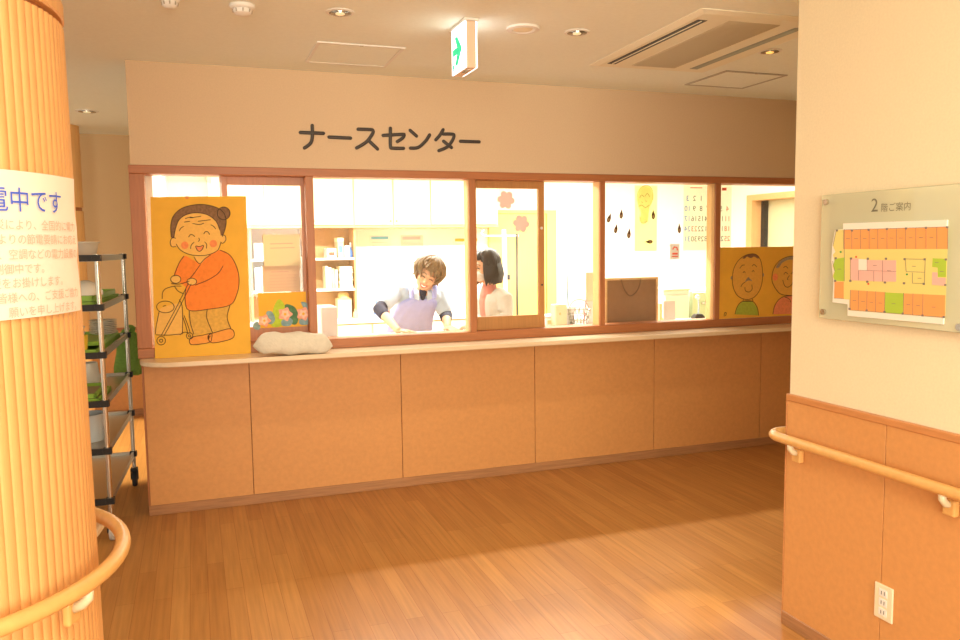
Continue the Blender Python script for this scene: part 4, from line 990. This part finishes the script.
# ------------------------------------------------------------------ left corridor post
pp = thing('corridor_pillar', 'wooden pillar far down the left corridor beside the end wall', 'pillar', (-.968, 7.4, 0))
bm = nb(); lathe(bm, [(.13, 0), (.13, 1.83)], (-.968, 7.4, 0), 32); link('lower_shaft', bm, M['rib'], pp, True, 40)
bm = nb(); lathe(bm, [(.12, 1.83), (.12, 1.86)], (-.968, 7.4, 0), 32); link('groove', bm, M['trim'], pp, True, 40)
bm = nb(); lathe(bm, [(.13, 1.86), (.13, CZ)], (-.968, 7.4, 0), 32); link('upper_shaft', bm, M['rib'], pp, True, 40)

# ------------------------------------------------------------------ tray cart
TA, TB = Vector((-.457, 4.45, 0)), Vector((-.412, 5.45, 0))      # near and far right-hand posts
ld = (TB-TA).normalized(); wd = Vector((-ld.y, ld.x, 0))          # wd points left
TW = .50
cart = thing('tray_cart', 'six shelf steel tray trolley standing behind the ribbed pillar', 'trolley', (TA.x, TA.y, 0))
def tp(s, t, z): return TA+ld*s+wd*t+Vector((0, 0, z))
SZ = [.215, .478, .725, .975, 1.218, 1.468]
for s in (0, 1.0):
    for t in (0, TW):
        bm = nb(); tube(bm, [tp(s, t, .12), tp(s, t, 1.485)], .0125, 14); link('post', bm, M['steel'], cart, True, 40)
def obb(bm, s0, s1, t0, t1, z0, z1):
    vs = box(bm, 0, 1, 0, 1, 0, 1)
    for v in vs: v.co = tp(s0+(s1-s0)*v.co.x, t0+(t1-t0)*v.co.y, z0+(z1-z0)*v.co.z)
for z in SZ:
    bm = nb(); obb(bm, .01, .99, .012, TW-.012, z-.012, z-.006)
    for a in ((.0, 1.0, -.006, .008, z-.02, z+.012), (.0, 1.0, TW-.008, TW+.006, z-.02, z+.012), (-.006, .008, 0, TW, z-.02, z+.012), (.992, 1.006, 0, TW, z-.02, z+.012)): obb(bm, *a)
    sh = link('shelf', bm, M['shelfsteel'], cart)
    for s in (0, 1):
        bm = nb()
        for t in (0, TW): obb(bm, s-.02, s+.02, t-.02, t+.02, z-.018, z+.014)
        if s == 0: obb(bm, -.022, -.006, .02, TW-.02, z-.018, z+.014)
        link('corner_bumper', bm, M['black'] if s == 0 else M['greyrub2'] if 'greyrub2' in M else M['darkrub'], sh)
for s in (0, 1.0):
    for t in (0, TW):
        c = tp(s, t, 0)
        bm = nb(); obb(bm, s-.03, s+.03, t-.02, t+.02, .105, .12)
        for q in (-.022, .018): obb(bm, s-.012, s+.022, t+q, t+q+.004, .045, .105)
        k_ = link('caster', bm, M['darkrub'], cart)
        bm = nb(); lathe(bm, [(.02, -.014), (.048, -.014), (.052, -.008), (.052, .008), (.048, .014), (.02, .014)], (0, 0, 0), 24)
        xform(bm, Matrix.Translation(c+Vector((0, 0, .052))+ld*.012) @ Matrix.Rotation(PI/2, 4, 'Y')); link('wheel', bm, M['darkrub'] if s else M['greyrub'], k_, True, 40)
# trays, tubs, plates
M['greenpl'] = mat('green_tray_plastic', (.30, .52, .06), .4); M['china'] = mat('white_china', (.85, .82, .74), .25); M['clearpl'] = mat('frosted_plastic', (.58, .56, .48), .35); M['orangepl'] = mat('orange_tray', (.75, .25, .10), .45)
M['yellowpl'] = mat('yellow_plastic', (.85, .60, .05), .45); M['bluewhite'] = mat('bluish_plastic', (.55, .62, .68), .4); M['browntray'] = mat('brown_tray', (.42, .28, .15), .5)
def tray(label, s0, s1, t0, t1, z, m, h=.022, inner=None):
    c = tp((s0+s1)/2, (t0+t1)/2, z); t = thing('meal_tray', label, 'tray', c, 'meal trays on the trolley')
    bm = nb(); obb(bm, s0+.01, s1-.01, t0+.01, t1-.01, z, z+.004)
    for a in ((s0, s1, t0, t0+.012, z, z+h), (s0, s1, t1-.012, t1, z, z+h), (s0, s0+.012, t0, t1, z, z+h), (s1-.012, s1, t0, t1, z, z+h)): obb(bm, *a)
    link('rim', bm, m, t)
    bm = nb(); obb(bm, s0+.013, s1-.013, t0+.013, t1-.013, z+.004, z+.0055); link('tray_bed', bm, inner or m, t)
    return t
ZT = -.0055
tray('orange tray on the top of the trolley under the clear tub', .05, .62, .016, .45, SZ[5]+ZT, M['orangepl'], .016)
tray('green tray on the second shelf of the trolley, lower of the pair', .10, .95, .03, .46, SZ[4]+ZT, M['greenpl'], .026)
tray('green tray on the second shelf of the trolley, upper of the pair', .14, .93, .045, .45, SZ[4]+ZT+.027, M['greenpl'], .03)
tray('long green tray under the plates on the third shelf', .06, .93, .03, .46, SZ[3]+ZT, M['greenpl'], .026)
tray('green tray on top of the long tray on the third shelf', .25, .85, .03, .44, SZ[3]+ZT+.027, M['greenpl'], .022)
tray('brown tray with a green rim on the fourth shelf', .04, .45, .03, .46, SZ[2]+ZT, M['greenpl'], .024, M['browntray'])
tray('brown tray with a green rim stacked higher on the fourth shelf', .06, .44, .05, .45, SZ[2]+ZT+.025, M['greenpl'], .022, M['browntray'])
def bowl(name, label, cat, s, t, z, prof, m, n=24):
    bm = nb(); c = tp(s, t, z); lathe(bm, prof, c, n); return tag(link(name, bm, m, None, True, 40), label, cat)
tb = thing('plastic_tub', 'clear frosted tub on top of the tray trolley', 'tub', tp(.22, .098, SZ[5]+.012))
z = SZ[5]+.0005
bm = nb(); lathe(bm, [(.062, 0), (.078, .078)], tp(.22, .098, z), 26, False); lathe(bm, [(.06, 0), (.062, .0015)], tp(.22, .098, z), 26); link('wall', bm, M['clearpl'], tb, True, 40)
bm = nb(); lathe(bm, [(.078, .074), (.084, .074), (.084, .082), (.078, .082)], tp(.22, .098, z), 26); link('rim', bm, M['clearpl'], tb, True, 40)
bowl('dome_cover', 'white dome plate cover on the green trays of the second shelf', 'plate cover', .22, .095, SZ[4]+.0535, [(.085, 0), (.083, .02), (.06, .055), (.02, .075), (.003, .077)], M['china'])
pl0 = None
for k in range(8):
    z = SZ[3]+.045+.0105*k; c = tp(.64, .082, z); lab = ('lowest', 'second', 'third', 'fourth', 'fifth', 'sixth', 'seventh', 'topmost')[k]+' white plate in the stack on the third shelf'
    if pl0 is None:
        bm = nb(); lathe(bm, [(.05, 0), (.052, .001), (.075, .0085), (.076, .010), (.05, .004), (.003, .003)], (0, 0, 0), 28)
        pl0 = link('plate', bm, M['china'], None, True, 40); pl0.location = c; tag(pl0, lab, 'plate', 'stacked white plates')
    else: dup(pl0, c, lab)
for k in range(3):
    bowl('white_bowl', ('lowest', 'middle', 'topmost')[k]+' white bowl of the small stack beside the plates', 'bowl', .2, .17, SZ[3]+.021+.03*k, [(.03, 0), (.05, .02), (.066, .05), (.064, .05), (.045, .02), (.003, .006)], M['china'])
bowl('yellow_cup', 'yellow cup half hidden behind the near trolley post', 'cup', .08, .11, SZ[3]+.0215, [(.03, 0), (.036, .075), (.034, .075), (.028, .004), (.002, .004)], M['yellowpl'])
bowl('white_jug', 'pale white jug on the fourth shelf of the trolley', 'jug', .62, .17, SZ[2]+ZT, [(.05, 0), (.06, .06), (.05, .14), (.046, .14), (.05, .06), (.002, .01)], M['china'])
bowl('lidded_pot', 'white covered pot in front of the jug on the fourth shelf', 'pot', .22, .20, SZ[2]+.0265, [(.05, 0), (.06, .03), (.058, .05), (.02, .07), (.003, .072)], M['china'])
bowl('blue_container', 'bluish plastic container on the fifth shelf', 'container', .3, .13, SZ[1]+ZT, [(.07, 0), (.085, .15), (.08, .15), (.066, .006), (.002, .006)], M['bluewhite'])
# green towel over the far end
tw = thing('green_towel', 'green towel hanging off the far end of the tray trolley', 'towel', tp(1.03, -.03, .83))
M['towel'] = mat('green_terry', (.22, .38, .07), .95, .12, 80, bump=.4, bscale=150)
bm = nb(); rings = []
for z, wid, off in ((1.0, .03, .0), (.97, .05, .0), (.92, .062, -.006), (.84, .072, -.01), (.77, .082, -.01), (.715, .08, -.012)):
    rings.append([tp(1.06, .0, z)+Vector((off+wid*math.cos(2*PI*k/20)*(1+.12*math.sin(5*2*PI*k/20+z*9)), .022*math.sin(2*PI*k/20), .008*math.sin(4*PI*k/20))) for k in range(20)])
loft(bm, rings); link('cloth', bm, M['towel'], tw, True)
bm = nb(); ell(bm, tp(1.06, -.01, 1.005), (.035, .024, .028), None, 14, 10); link('knot', bm, M['towel'], tw, True)
bm = nb(); tube(bm, [tp(1.006, -.01, 1.01), tp(1.06, -.01, 1.01)], .006, 8); link('hook', bm, M['steel'], tw, True)
# ------------------------------------------------------------------ people
M['skin'] = mat('skin', (.66, .385, .225), .55, .04, 60); M['skin'].node_tree.nodes['Principled BSDF'].inputs['Subsurface Weight'].default_value = .08
M['hairbrown'] = mat('brown_hair', (.20, .13, .055), .45, .45, 220, (1, 1, .25)); M['hairdark'] = mat('dark_hair', (.022, .018, .014), .38, .3, 200, (1, 1, .2))
M['shirt'] = mat('pale_blue_shirt', (.46, .57, .68), .8, .03, 30, bump=.15, bscale=40); M['apron'] = mat('lavender_apron', (.37, .42, .80), .8, .04, 25, bump=.15, bscale=40)
M['navy'] = mat('navy_knit', (.014, .017, .042), .8); M['cardigan'] = mat('ivory_cardigan', (.50, .48, .41), .85, .04, 60, bump=.2, bscale=200); M['scrub'] = mat('coral_scrubs', (.60, .22, .16), .8)
M['mask'] = mat('white_mask', (.62, .58, .52), .8); M['lip'] = mat('lips', (.50, .10, .08), .5); M['teeth'] = mat('teeth', (.88, .85, .78), .3); M['trousers'] = mat('white_trousers', (.72, .70, .68), .85)
M['shoe'] = mat('white_shoe', (.75, .73, .7), .6)

def limb(bm, pts, rads, n=14): tube(bm, pts, rads, n, round_caps=True)
def hand(bm, wrist, fwd, side, up, s=1., curl=.25, spread=.16, thumb=1):
    """palm plus five separate tapered fingers; fwd: towards fingertips, side: towards the thumb, up: back of the hand"""
    fwd, side, up = fwd.normalized(), side.normalized(), up.normalized()
    pc = wrist+fwd*.05*s
    rot = Matrix((side, fwd, up)).transposed().to_4x4()
    ell(bm, pc, (.040*s, .052*s, .015*s), rot, 16, 10)
    for k, (o, L) in enumerate(((.029, .072), (.010, .080), (-.010, .075), (-.028, .058))):
        d = (fwd+side*spread*(1.1-k*.75)).normalized(); b = pc+side*o*s+fwd*.035*s; P = [b]; dd = d.copy()
        for q, f in enumerate((.45, .32, .23)):
            dd = (dd-up*curl*(.3+.5*q)).normalized(); P.append(P[-1]+dd*L*f*s)
        limb(bm, P, [.0095*s, .009*s, .0082*s, .0068*s], 8)
    b = wrist+fwd*.022*s+side*.026*s*thumb; d = (fwd*.75+side*.75*thumb-up*.1).normalized()
    limb(bm, [b, b+d*.032*s, b+(d+fwd*.35).normalized()*.058*s+Vector((0, 0, 0))], [.012*s, .0105*s, .008*s], 8)
def finish(name, bm, m, parent, vox=.006, smooth=6):
    o = link(name, bm, m, parent, True)
    r = o.modifiers.new('remesh', 'REMESH'); r.mode = 'VOXEL'; r.voxel_size = vox; r.use_smooth_shade = True
    if smooth: s = o.modifiers.new('smooth', 'SMOOTH'); s.factor = .5; s.iterations = smooth
    return o
def head_frame(c, face, roll):
    """local x: the person's left, y: facing direction, z: crown"""
    f = face.normalized(); l = Vector((0, 0, 1)).cross(f).normalized(); z = f.cross(l)*-1
    z = l.cross(f)*-1 if False else f.cross(l)*-1
    z = Vector((0, 0, 1)) if abs(f.z) < 1e-6 else (Vector((0, 0, 1))-f*f.z).normalized()
    R_ = Matrix.Rotation(roll, 3, f); l, z = R_ @ l, R_ @ z
    return basis(l, f, z, c)
def head(bm, H, hs=1.):
    """skull, jaw, nose, ears, in the local frame H"""
    q = nb()
    ell(q, (0, -.012, .025), (.072, .088, .086), None, 24, 16)
    ell(q, (0, .012, -.028), (.062, .070, .074), None, 24, 16)
    ell(q, (0, .036, -.072), (.036, .040, .030), None, 18, 12)
    for s in (-1, 1):
        ell(q, (s*.036, .050, -.020), (.026, .024, .024), None, 14, 10)
        ell(q, (s*.074, -.012, -.010), (.010, .019, .032), Matrix.Rotation(s*.25, 4, 'Z'), 12, 10)
    tube(q, [(0, .078, .012), (0, .088, -.010), (0, .099, -.026)], [.007, .009, .0115], 10, round_caps=True)
    for s in (-1, 1): ell(q, (s*.010, .088, -.028), (.008, .009, .007), None, 10, 8)
    ell(q, (0, .076, .028), (.05, .012, .010), None, 12, 8)
    ell(q, (0, .078, -.055), (.022, .010, .014), None, 12, 8)
    xform(q, H @ Matrix.Scale(hs, 4))
    me = bpy.data.meshes.new('tmp'); q.to_mesh(me); q.free(); bm.from_mesh(me); bpy.data.meshes.remove(me)
def ring_at(c, lat, fwd, a, b, n=28, e=.85):
    out = []
    for k in range(n):
        t = 2*PI*k/n; x, y = math.cos(t), math.sin(t)
        out.append(c+lat*(a*math.copysign(abs(x)**e, x))+fwd*(b*math.copysign(abs(y)**e, y)))
    return out
def torso(bm, secs, lat, n=28, grow=0.):
    rings = []
    for c, a, b, f in secs: rings.append(ring_at(Vector(c), lat, Vector(f).normalized(), a+grow, b+grow, n))
    loft(bm, rings)
def cap_hair(bm, H, locks, r0=.0125, seed=1):
    """a fitted cap plus many tapering locks"""
    rnd = random.Random(seed); q = nb()
    for th0, ph, ln, lift, sway in locks(rnd):
        P = []; R_ = []
        N = 7
        for i in range(N):
            t = i/(N-1); th = th0+ln*t
            rx, ry, rz = .082+lift*math.sin(PI*min(1, t*.9+.1)), .098+lift*math.sin(PI*min(1, t*.9+.1)), .098+lift*.8
            a = ph+sway*t
            P.append(Vector((rx*math.sin(th)*math.cos(a), -.014+ry*math.sin(th)*math.sin(a), .026+rz*math.cos(th)))); R_.append(r0*(1-.75*t**2)+.001)
        tube(q, P, R_, 7, round_caps=True)
    return q

# ---- nurse leaning on the desk
FACE = Vector((-.30, -.93, -.24)).normalized()
LAT = Vector((.962, -.272, 0)).normalized()      # towards the right of the picture
FW = Vector((-.272, -.962, 0))
HC = atY(427, 276, 5.40)
H1 = head_frame(HC, FACE, math.radians(-27))
bm = nb(); head(bm, H1, .96)
nk = Vector((1.535, 5.50, 1.185))
limb(bm, [HC+Vector((.012, .03, -.045)), nk+Vector((0, .0, .01)), nk+Vector((.0, .04, -.05))], [.050, .048, .060])
secs = [((1.50, 5.80, .84), .155, .105, (-.27, -.9, 0)), ((1.50, 5.76, .92), .150, .100, (-.27, -.9, -.1)), ((1.505, 5.70, 1.0), .142, .094, (-.27, -.9, -.2)), ((1.515, 5.63, 1.08), .152, .100, (-.27, -.9, -.25)), ((1.525, 5.575, 1.14), .160, .092, (-.27, -.9, -.3)), ((1.53, 5.54, 1.18), .125, .070, (-.27, -.9, -.35)), ((1.533, 5.52, 1.205), .06, .05, (-.27, -.9, -.35))]
torso(bm, secs, LAT, grow=-.012)
SR, ER, HR = atY(396.5, 291, 5.58), atY(379.5, 309.5, 5.42), atY(398, 330, 5.16)
SL, EL, HL = atY(438.5, 294.5, 5.58), atY(446, 316, 5.50), atY(447.5, 327, 5.22)
HR.z, HL.z = .950, .950
limb(bm, [SR, SR.lerp(ER, .5), ER], [.046, .040, .036]); limb(bm, [ER, ER.lerp(HR, .35), HR], [.036, .034, .023])
limb(bm, [SL, SL.lerp(EL, .5), EL], [.046, .040, .036]); limb(bm, [EL, EL.lerp(HL, .4), HL], [.036, .033, .023])
hand(bm, HR, Vector((.72, -.25, -.08)), Vector((-.1, -1, 0)), Vector((0, 0, 1)), .92, .22, .2)
hand(bm, HL, Vector((.15, -.95, -.10)), Vector((-1, -.1, 0)), Vector((0, 0, 1)), .92, .35, .2)
hipc = Vector((1.50, 5.80, .84))
for s in (-1, 1):
    a = hipc+LAT*.08*s
    limb(bm, [a, Vector((a.x, a.y+.02, .46)), Vector((a.x, a.y+.06, .09))], [.085, .058, .040])
    ell(bm, (a.x-.02, a.y-.0, .04), (.042, .11, .038))
nurse = finish('person', bm, M['skin'], None, .0055, 5)
tag(nurse, 'smiling person in a lavender apron and pale blue shirt leaning on the desk', 'person')
# clothes
bm = nb(); torso(bm, secs[:6], LAT, grow=.004)
for S_, E_ in ((SR, ER), (SL, EL)):
    limb(bm, [S_+(nk-S_)*.22, S_, S_.lerp(E_, .45), S_.lerp(E_, .72)], [.052, .060, .060, .058])
shirt = finish('shirt', bm, M['shirt'], nurse, .007, 5)
bm = nb()
for S_, E_, Q in ((SR, ER, HR), (SL, EL, HL)): limb(bm, [S_.lerp(E_, .6), E_, E_.lerp(Q, .26)], [.050, .048, .041])
finish('navy_sleeves', bm, M['navy'], nurse, .006, 4)
bm = nb(); limb(bm, [nk+Vector((-.025, -.075, -.045)), nk+Vector((-.012, -.045, .008))], [.016, .030]); finish('navy_undershirt', bm, M['navy'], nurse, .006, 3)
bm = nb()
for s in (-1, 1):
    a = nk+LAT*(.055*s)+Vector((0, .01, .022)); b = nk+LAT*(.030*s)+FW*.082+Vector((0, 0, .005)); c = nk+LAT*(.028*s)+FW*.118+Vector((0, 0, -.060)); d = nk+LAT*(.088*s)+FW*.085+Vector((0, 0, -.035))
    prism(bm, [a, b, c, d], FW*.006+Vector((0, 0, .004)))
link('collar', bm, M['shirt'], nurse)
# apron: the front arc of the torso, a little proud of the shirt
bm = nb(); rows = []
asecs = secs[:5]+[((1.529, 5.55, 1.168), .085, .082, (-.27, -.9, -.35))]
for i, (c, a, b, f) in enumerate(asecs):
    c, f = Vector(c), Vector(f).normalized(); row = []
    half = (1.45, 1.40, 1.25, 1.0, .82, .8)[i]
    for k in range(17):
        t = PI/2-half+2*half*k/16; x, y = math.cos(t), math.sin(t); e = .85
        row.append([bm.verts.new(c+LAT*((a+g)*math.copysign(abs(x)**e, x))+f*((b+g)*math.copysign(abs(y)**e, y)+.004*math.sin(k*1.7+i))) for g in (.017, .022)])
    rows.append(row)
for A, B in zip(rows, rows[1:]):
    for k in range(16):
        for q in (0, 1): bm.faces.new((A[k][q], A[k+1][q], B[k+1][q], B[k][q]))
for A in (rows[0], rows[-1]):
    for k in range(16): bm.faces.new((A[k][0], A[k+1][0], A[k+1][1], A[k][1]))
for A, B in zip(rows, rows[1:]):
    for k in (0, 16): bm.faces.new((A[k][0], B[k][0], B[k][1], A[k][1]))
ap = link('apron', bm, M['apron'], nurse, True)
sb = ap.modifiers.new('subdivision', 'SUBSURF'); sb.levels = 1; sb.render_levels = 2
bm = nb()
for s in (-1, 1):
    P = [nk+LAT*(.078*s)+FW*.100+Vector((0, 0, -.045)), nk+LAT*(.082*s)+FW*.075+Vector((0, 0, .012)), nk+LAT*(.086*s)+FW*.015+Vector((0, 0, .038)), nk+LAT*(.08*s)-FW*.05+Vector((0, 0, .03)), nk+LAT*(.07*s)-FW*.10+Vector((0, 0, -.03))]
    tube(bm, catmull(P, 5), .017, 8, squash=(1, 1, .55))
link('apron_strap', bm, M['apron'], ap, True)
# face details
def face_bits(H, hs, parent, smile=True):
    T = H @ Matrix.Scale(hs, 4)
    q = nb()
    for s in (-1, 1): tube(q, [T @ Vector(p) for p in catmull([(s*.018, .083, .004), (s*.030, .083, .010), (s*.043, .073, .003)], 4)], .0030, 6, round_caps=True)
    link('eyes', q, M['ink'], parent, True)
    q = nb()
    for s in (-1, 1): tube(q, [T @ Vector(p) for p in catmull([(s*.014, .085, .030), (s*.032, .082, .036), (s*.048, .070, .029)], 4)], .0028, 6, round_caps=True)
    link('eyebrows', q, M['hairbrown'], parent, True)
    if smile:
        q = nb(); n = 16; up = [(x/8*.030, -.050+.004*(x/8)**2*2) for x in range(-8, 9)]; lo = [(x/8*.030, -.072+.024*(x/8)**2) for x in range(8, -9, -1)]
        pts = [Vector((x, .090-.018*(x/.03)**2*.9, z)) for x, z in up+lo[1:-1]]; prism(q, [T @ p for p in pts], (T.to_3x3() @ Vector((0, .004, 0)))); link('mouth', q, M['lip'], parent)
        q = nb(); pts = [Vector((x*.86, .0945-.018*(x/.03)**2*.85, z-.0025)) for x, z in up]+[Vector((x*.8, .0945-.018*(x/.03)**2*.85, z-.0105)) for x, z in up[::-1]]; prism(q, [T @ p for p in pts], (T.to_3x3() @ Vector((0, .0015, 0)))); link('teeth', q, M['teeth'], parent)
face_bits(H1, .96, nurse)
# layered short hair
def locks_short(r):
    out = []
    for k in range(280):
        ph = r.uniform(0, 2*PI); front = math.sin(ph)
        th0 = r.uniform(.0, .85)
        end = (1.28 if math.cos(ph) > .05 else 1.0)+.1*r.random() if front > .5 else (1.75 if front > .0 else 2.15)
        end += r.uniform(-.12, .16)
        out.append((th0, ph, max(.35, end-th0), r.uniform(.004, .040), r.uniform(-.75, .55)))
    return out
q = cap_hair(None, H1, locks_short, .0105, 9)
ell(q, (0, -.024, .036), (.078, .088, .088), None, 24, 16)
for v in q.verts:
    pass
rt = random.Random(11)
for k in range(70):      # loose tufts standing off the layered hair
    ph, th = rt.uniform(-.3, 2*PI-.3), rt.uniform(.15, 1.9)
    if .45 < ph < 2.7 and th > .8: continue
    rad = Vector((.092*math.sin(th)*math.cos(ph), .106*math.sin(th)*math.sin(ph), .108*math.cos(th)))
    nrm_ = rad.normalized(); tan = Vector((math.cos(th)*math.cos(ph), math.cos(th)*math.sin(ph), -math.sin(th)))
    tan = (tan+Vector((rt.uniform(-.5, .5), rt.uniform(-.5, .5), rt.uniform(-.3, .3)))).normalized(); L_ = rt.uniform(.03, .055)
    b_ = rad+Vector((0, -.014, .026)); tube(q, [b_-nrm_*.012, b_+tan*L_*.5+nrm_*.006, b_+tan*L_+nrm_*rt.uniform(.004, .018)], [.0085, .0065, .0012], 6)
xform(q, H1 @ Matrix.Scale(.98, 4)); link('hair', q, M['hairbrown'], nurse, True)

# ---- woman in a mask, in profile
FACE2 = Vector((-.97, -.22, -.10)).normalized(); LAT2 = Vector((.22, -.97, 0)).normalized(); 
HC2 = atY(485, 268, 5.42)
H2 = head_frame(HC2, FACE2, 0)
bm = nb(); head(bm, H2, 1.0)
n2 = HC2+Vector((.045, .01, -.155))
limb(bm, [HC2+Vector((.025, 0, -.05)), n2, n2+Vector((.02, 0, -.05))], [.05, .047, .06])
b0 = n2
secs2 = [((b0.x+.05, b0.y+.02, .84), .150, .11, (-.97, -.22, 0)), ((b0.x+.045, b0.y+.02, .95), .140, .10, (-.97, -.22, 0)), ((b0.x+.035, b0.y+.015, 1.05), .150, .105, (-.97, -.22, 0)), ((b0.x+.025, b0.y+.01, n2.z-.08), .155, .098, (-.97, -.22, 0)), ((b0.x+.01, b0.y+.0, n2.z-.03), .115, .07, (-.97, -.22, 0)), ((b0.x, b0.y, n2.z), .058, .05, (-.97, -.22, 0))]
torso(bm, secs2, LAT2, grow=-.012)
S1 = n2+LAT2*.150+Vector((.02, 0, -.065)); E1 = S1+Vector((.0, -.03, -.19)); E1.z = max(E1.z, .985); W1 = Vector((1.86, 5.22, .955))
S2 = n2-LAT2*.150+Vector((.02, 0, -.065)); E2 = S2+Vector((-.02, .0, -.19)); E2.z = max(E2.z, .985); W2 = W1+Vector((.10, .20, .0))
for S_, E_, W_ in ((S1, E1, W1), (S2, E2, W2)):
    limb(bm, [S_, S_.lerp(E_, .5), E_], [.044, .040, .036]); limb(bm, [E_, E_.lerp(W_, .4), W_], [.036, .032, .023])
    hand(bm, W_, Vector((-1, -.1, -.05)), Vector((0, 1, 0)) if S_ is S1 else Vector((0, -1, 0)), Vector((0, 0, 1)), .92, .3, .15)
hip2 = Vector((b0.x+.05, b0.y+.02, .84))
for s in (-1, 1):
    a = hip2+LAT2*.08*s; limb(bm, [a, Vector((a.x, a.y, .46)), Vector((a.x+.03, a.y, .09))], [.085, .058, .040]); ell(bm, (a.x-.03, a.y, .04), (.11, .042, .038))
w2 = finish('person', bm, M['skin'], None, .0055, 5)
tag(w2, 'person with a dark bob and white face mask in an ivory cardigan, seen in profile', 'person')
bm = nb(); torso(bm, secs2[:5], LAT2, grow=.006)
for S_, E_, W_ in ((S1, E1, W1), (S2, E2, W2)): limb(bm, [S_+(n2-S_)*.35, S_, S_.lerp(E_, .5), E_, E_.lerp(W_, .5), E_.lerp(W_, .8)], [.060, .062, .056, .052, .044, .036])
finish('cardigan', bm, M['cardigan'], w2, .007, 5)
bm = nb(); f2 = Vector((-.97, -.22, 0))
torso(bm, [((Vector(c)+f2*.02), a*.5, b*.86, f) for c, a, b, f in secs2[:5]], LAT2, grow=.006)
limb(bm, [n2+f2*.02+Vector((0, 0, -.05)), n2+f2*.012+Vector((0, 0, .005))], [.066, .058])
finish('scrub_top', bm, M['scrub'], w2, .007, 4)
q = nb(); ell(q, (0, .052, -.048), (.056, .056, .042), None, 20, 14); 
for s in (-1, 1): tube(q, [(s*.05, .05, -.03), (s*.076, .0, -.008)], .002, 6); tube(q, [(s*.045, .045, -.07), (s*.076, .0, -.012)], .002, 6)
xform(q, H2); link('face_mask', q, M['mask'], w2, True)
face_bits(H2, 1.0, w2, False)
def locks_bob(r):
    out = []
    for k in range(240):
        ph = r.uniform(0, 2*PI); front = math.sin(ph)
        th0 = r.uniform(0, .55)
        end = 1.12 if front > .62 else 2.25
        out.append((th0, ph, end+r.uniform(-.08, .06)-th0, r.uniform(.004, .012), r.uniform(-.08, .08)))
    return out
q = cap_hair(None, H2, locks_bob, .014, 5)
ell(q, (0, -.024, .034), (.082, .092, .092), None, 24, 16)
for k in range(90):      # straight curtain of the bob down to the jaw
    a = PI*.80+ (PI*1.40)*k/89; rx, ry = .088, .104
    a2 = a+random.uniform(-.02, .02)
    x, y_ = rx*math.cos(a2), -.014+ry*math.sin(a2)
    zb = -.105+random.uniform(-.012, .012)
    tube(q, [(x*.95, -.014+(y_+.014)*.95, .05), (x*1.06, -.014+(y_+.014)*1.06, -.01), (x*1.12, -.014+(y_+.014)*1.12, -.06), (x*1.0, -.014+(y_+.014)*1.0, zb)], [.012, .0135, .0125, .005], 7, round_caps=True)
xform(q, H2); link('hair', q, M['hairdark'], w2, True)
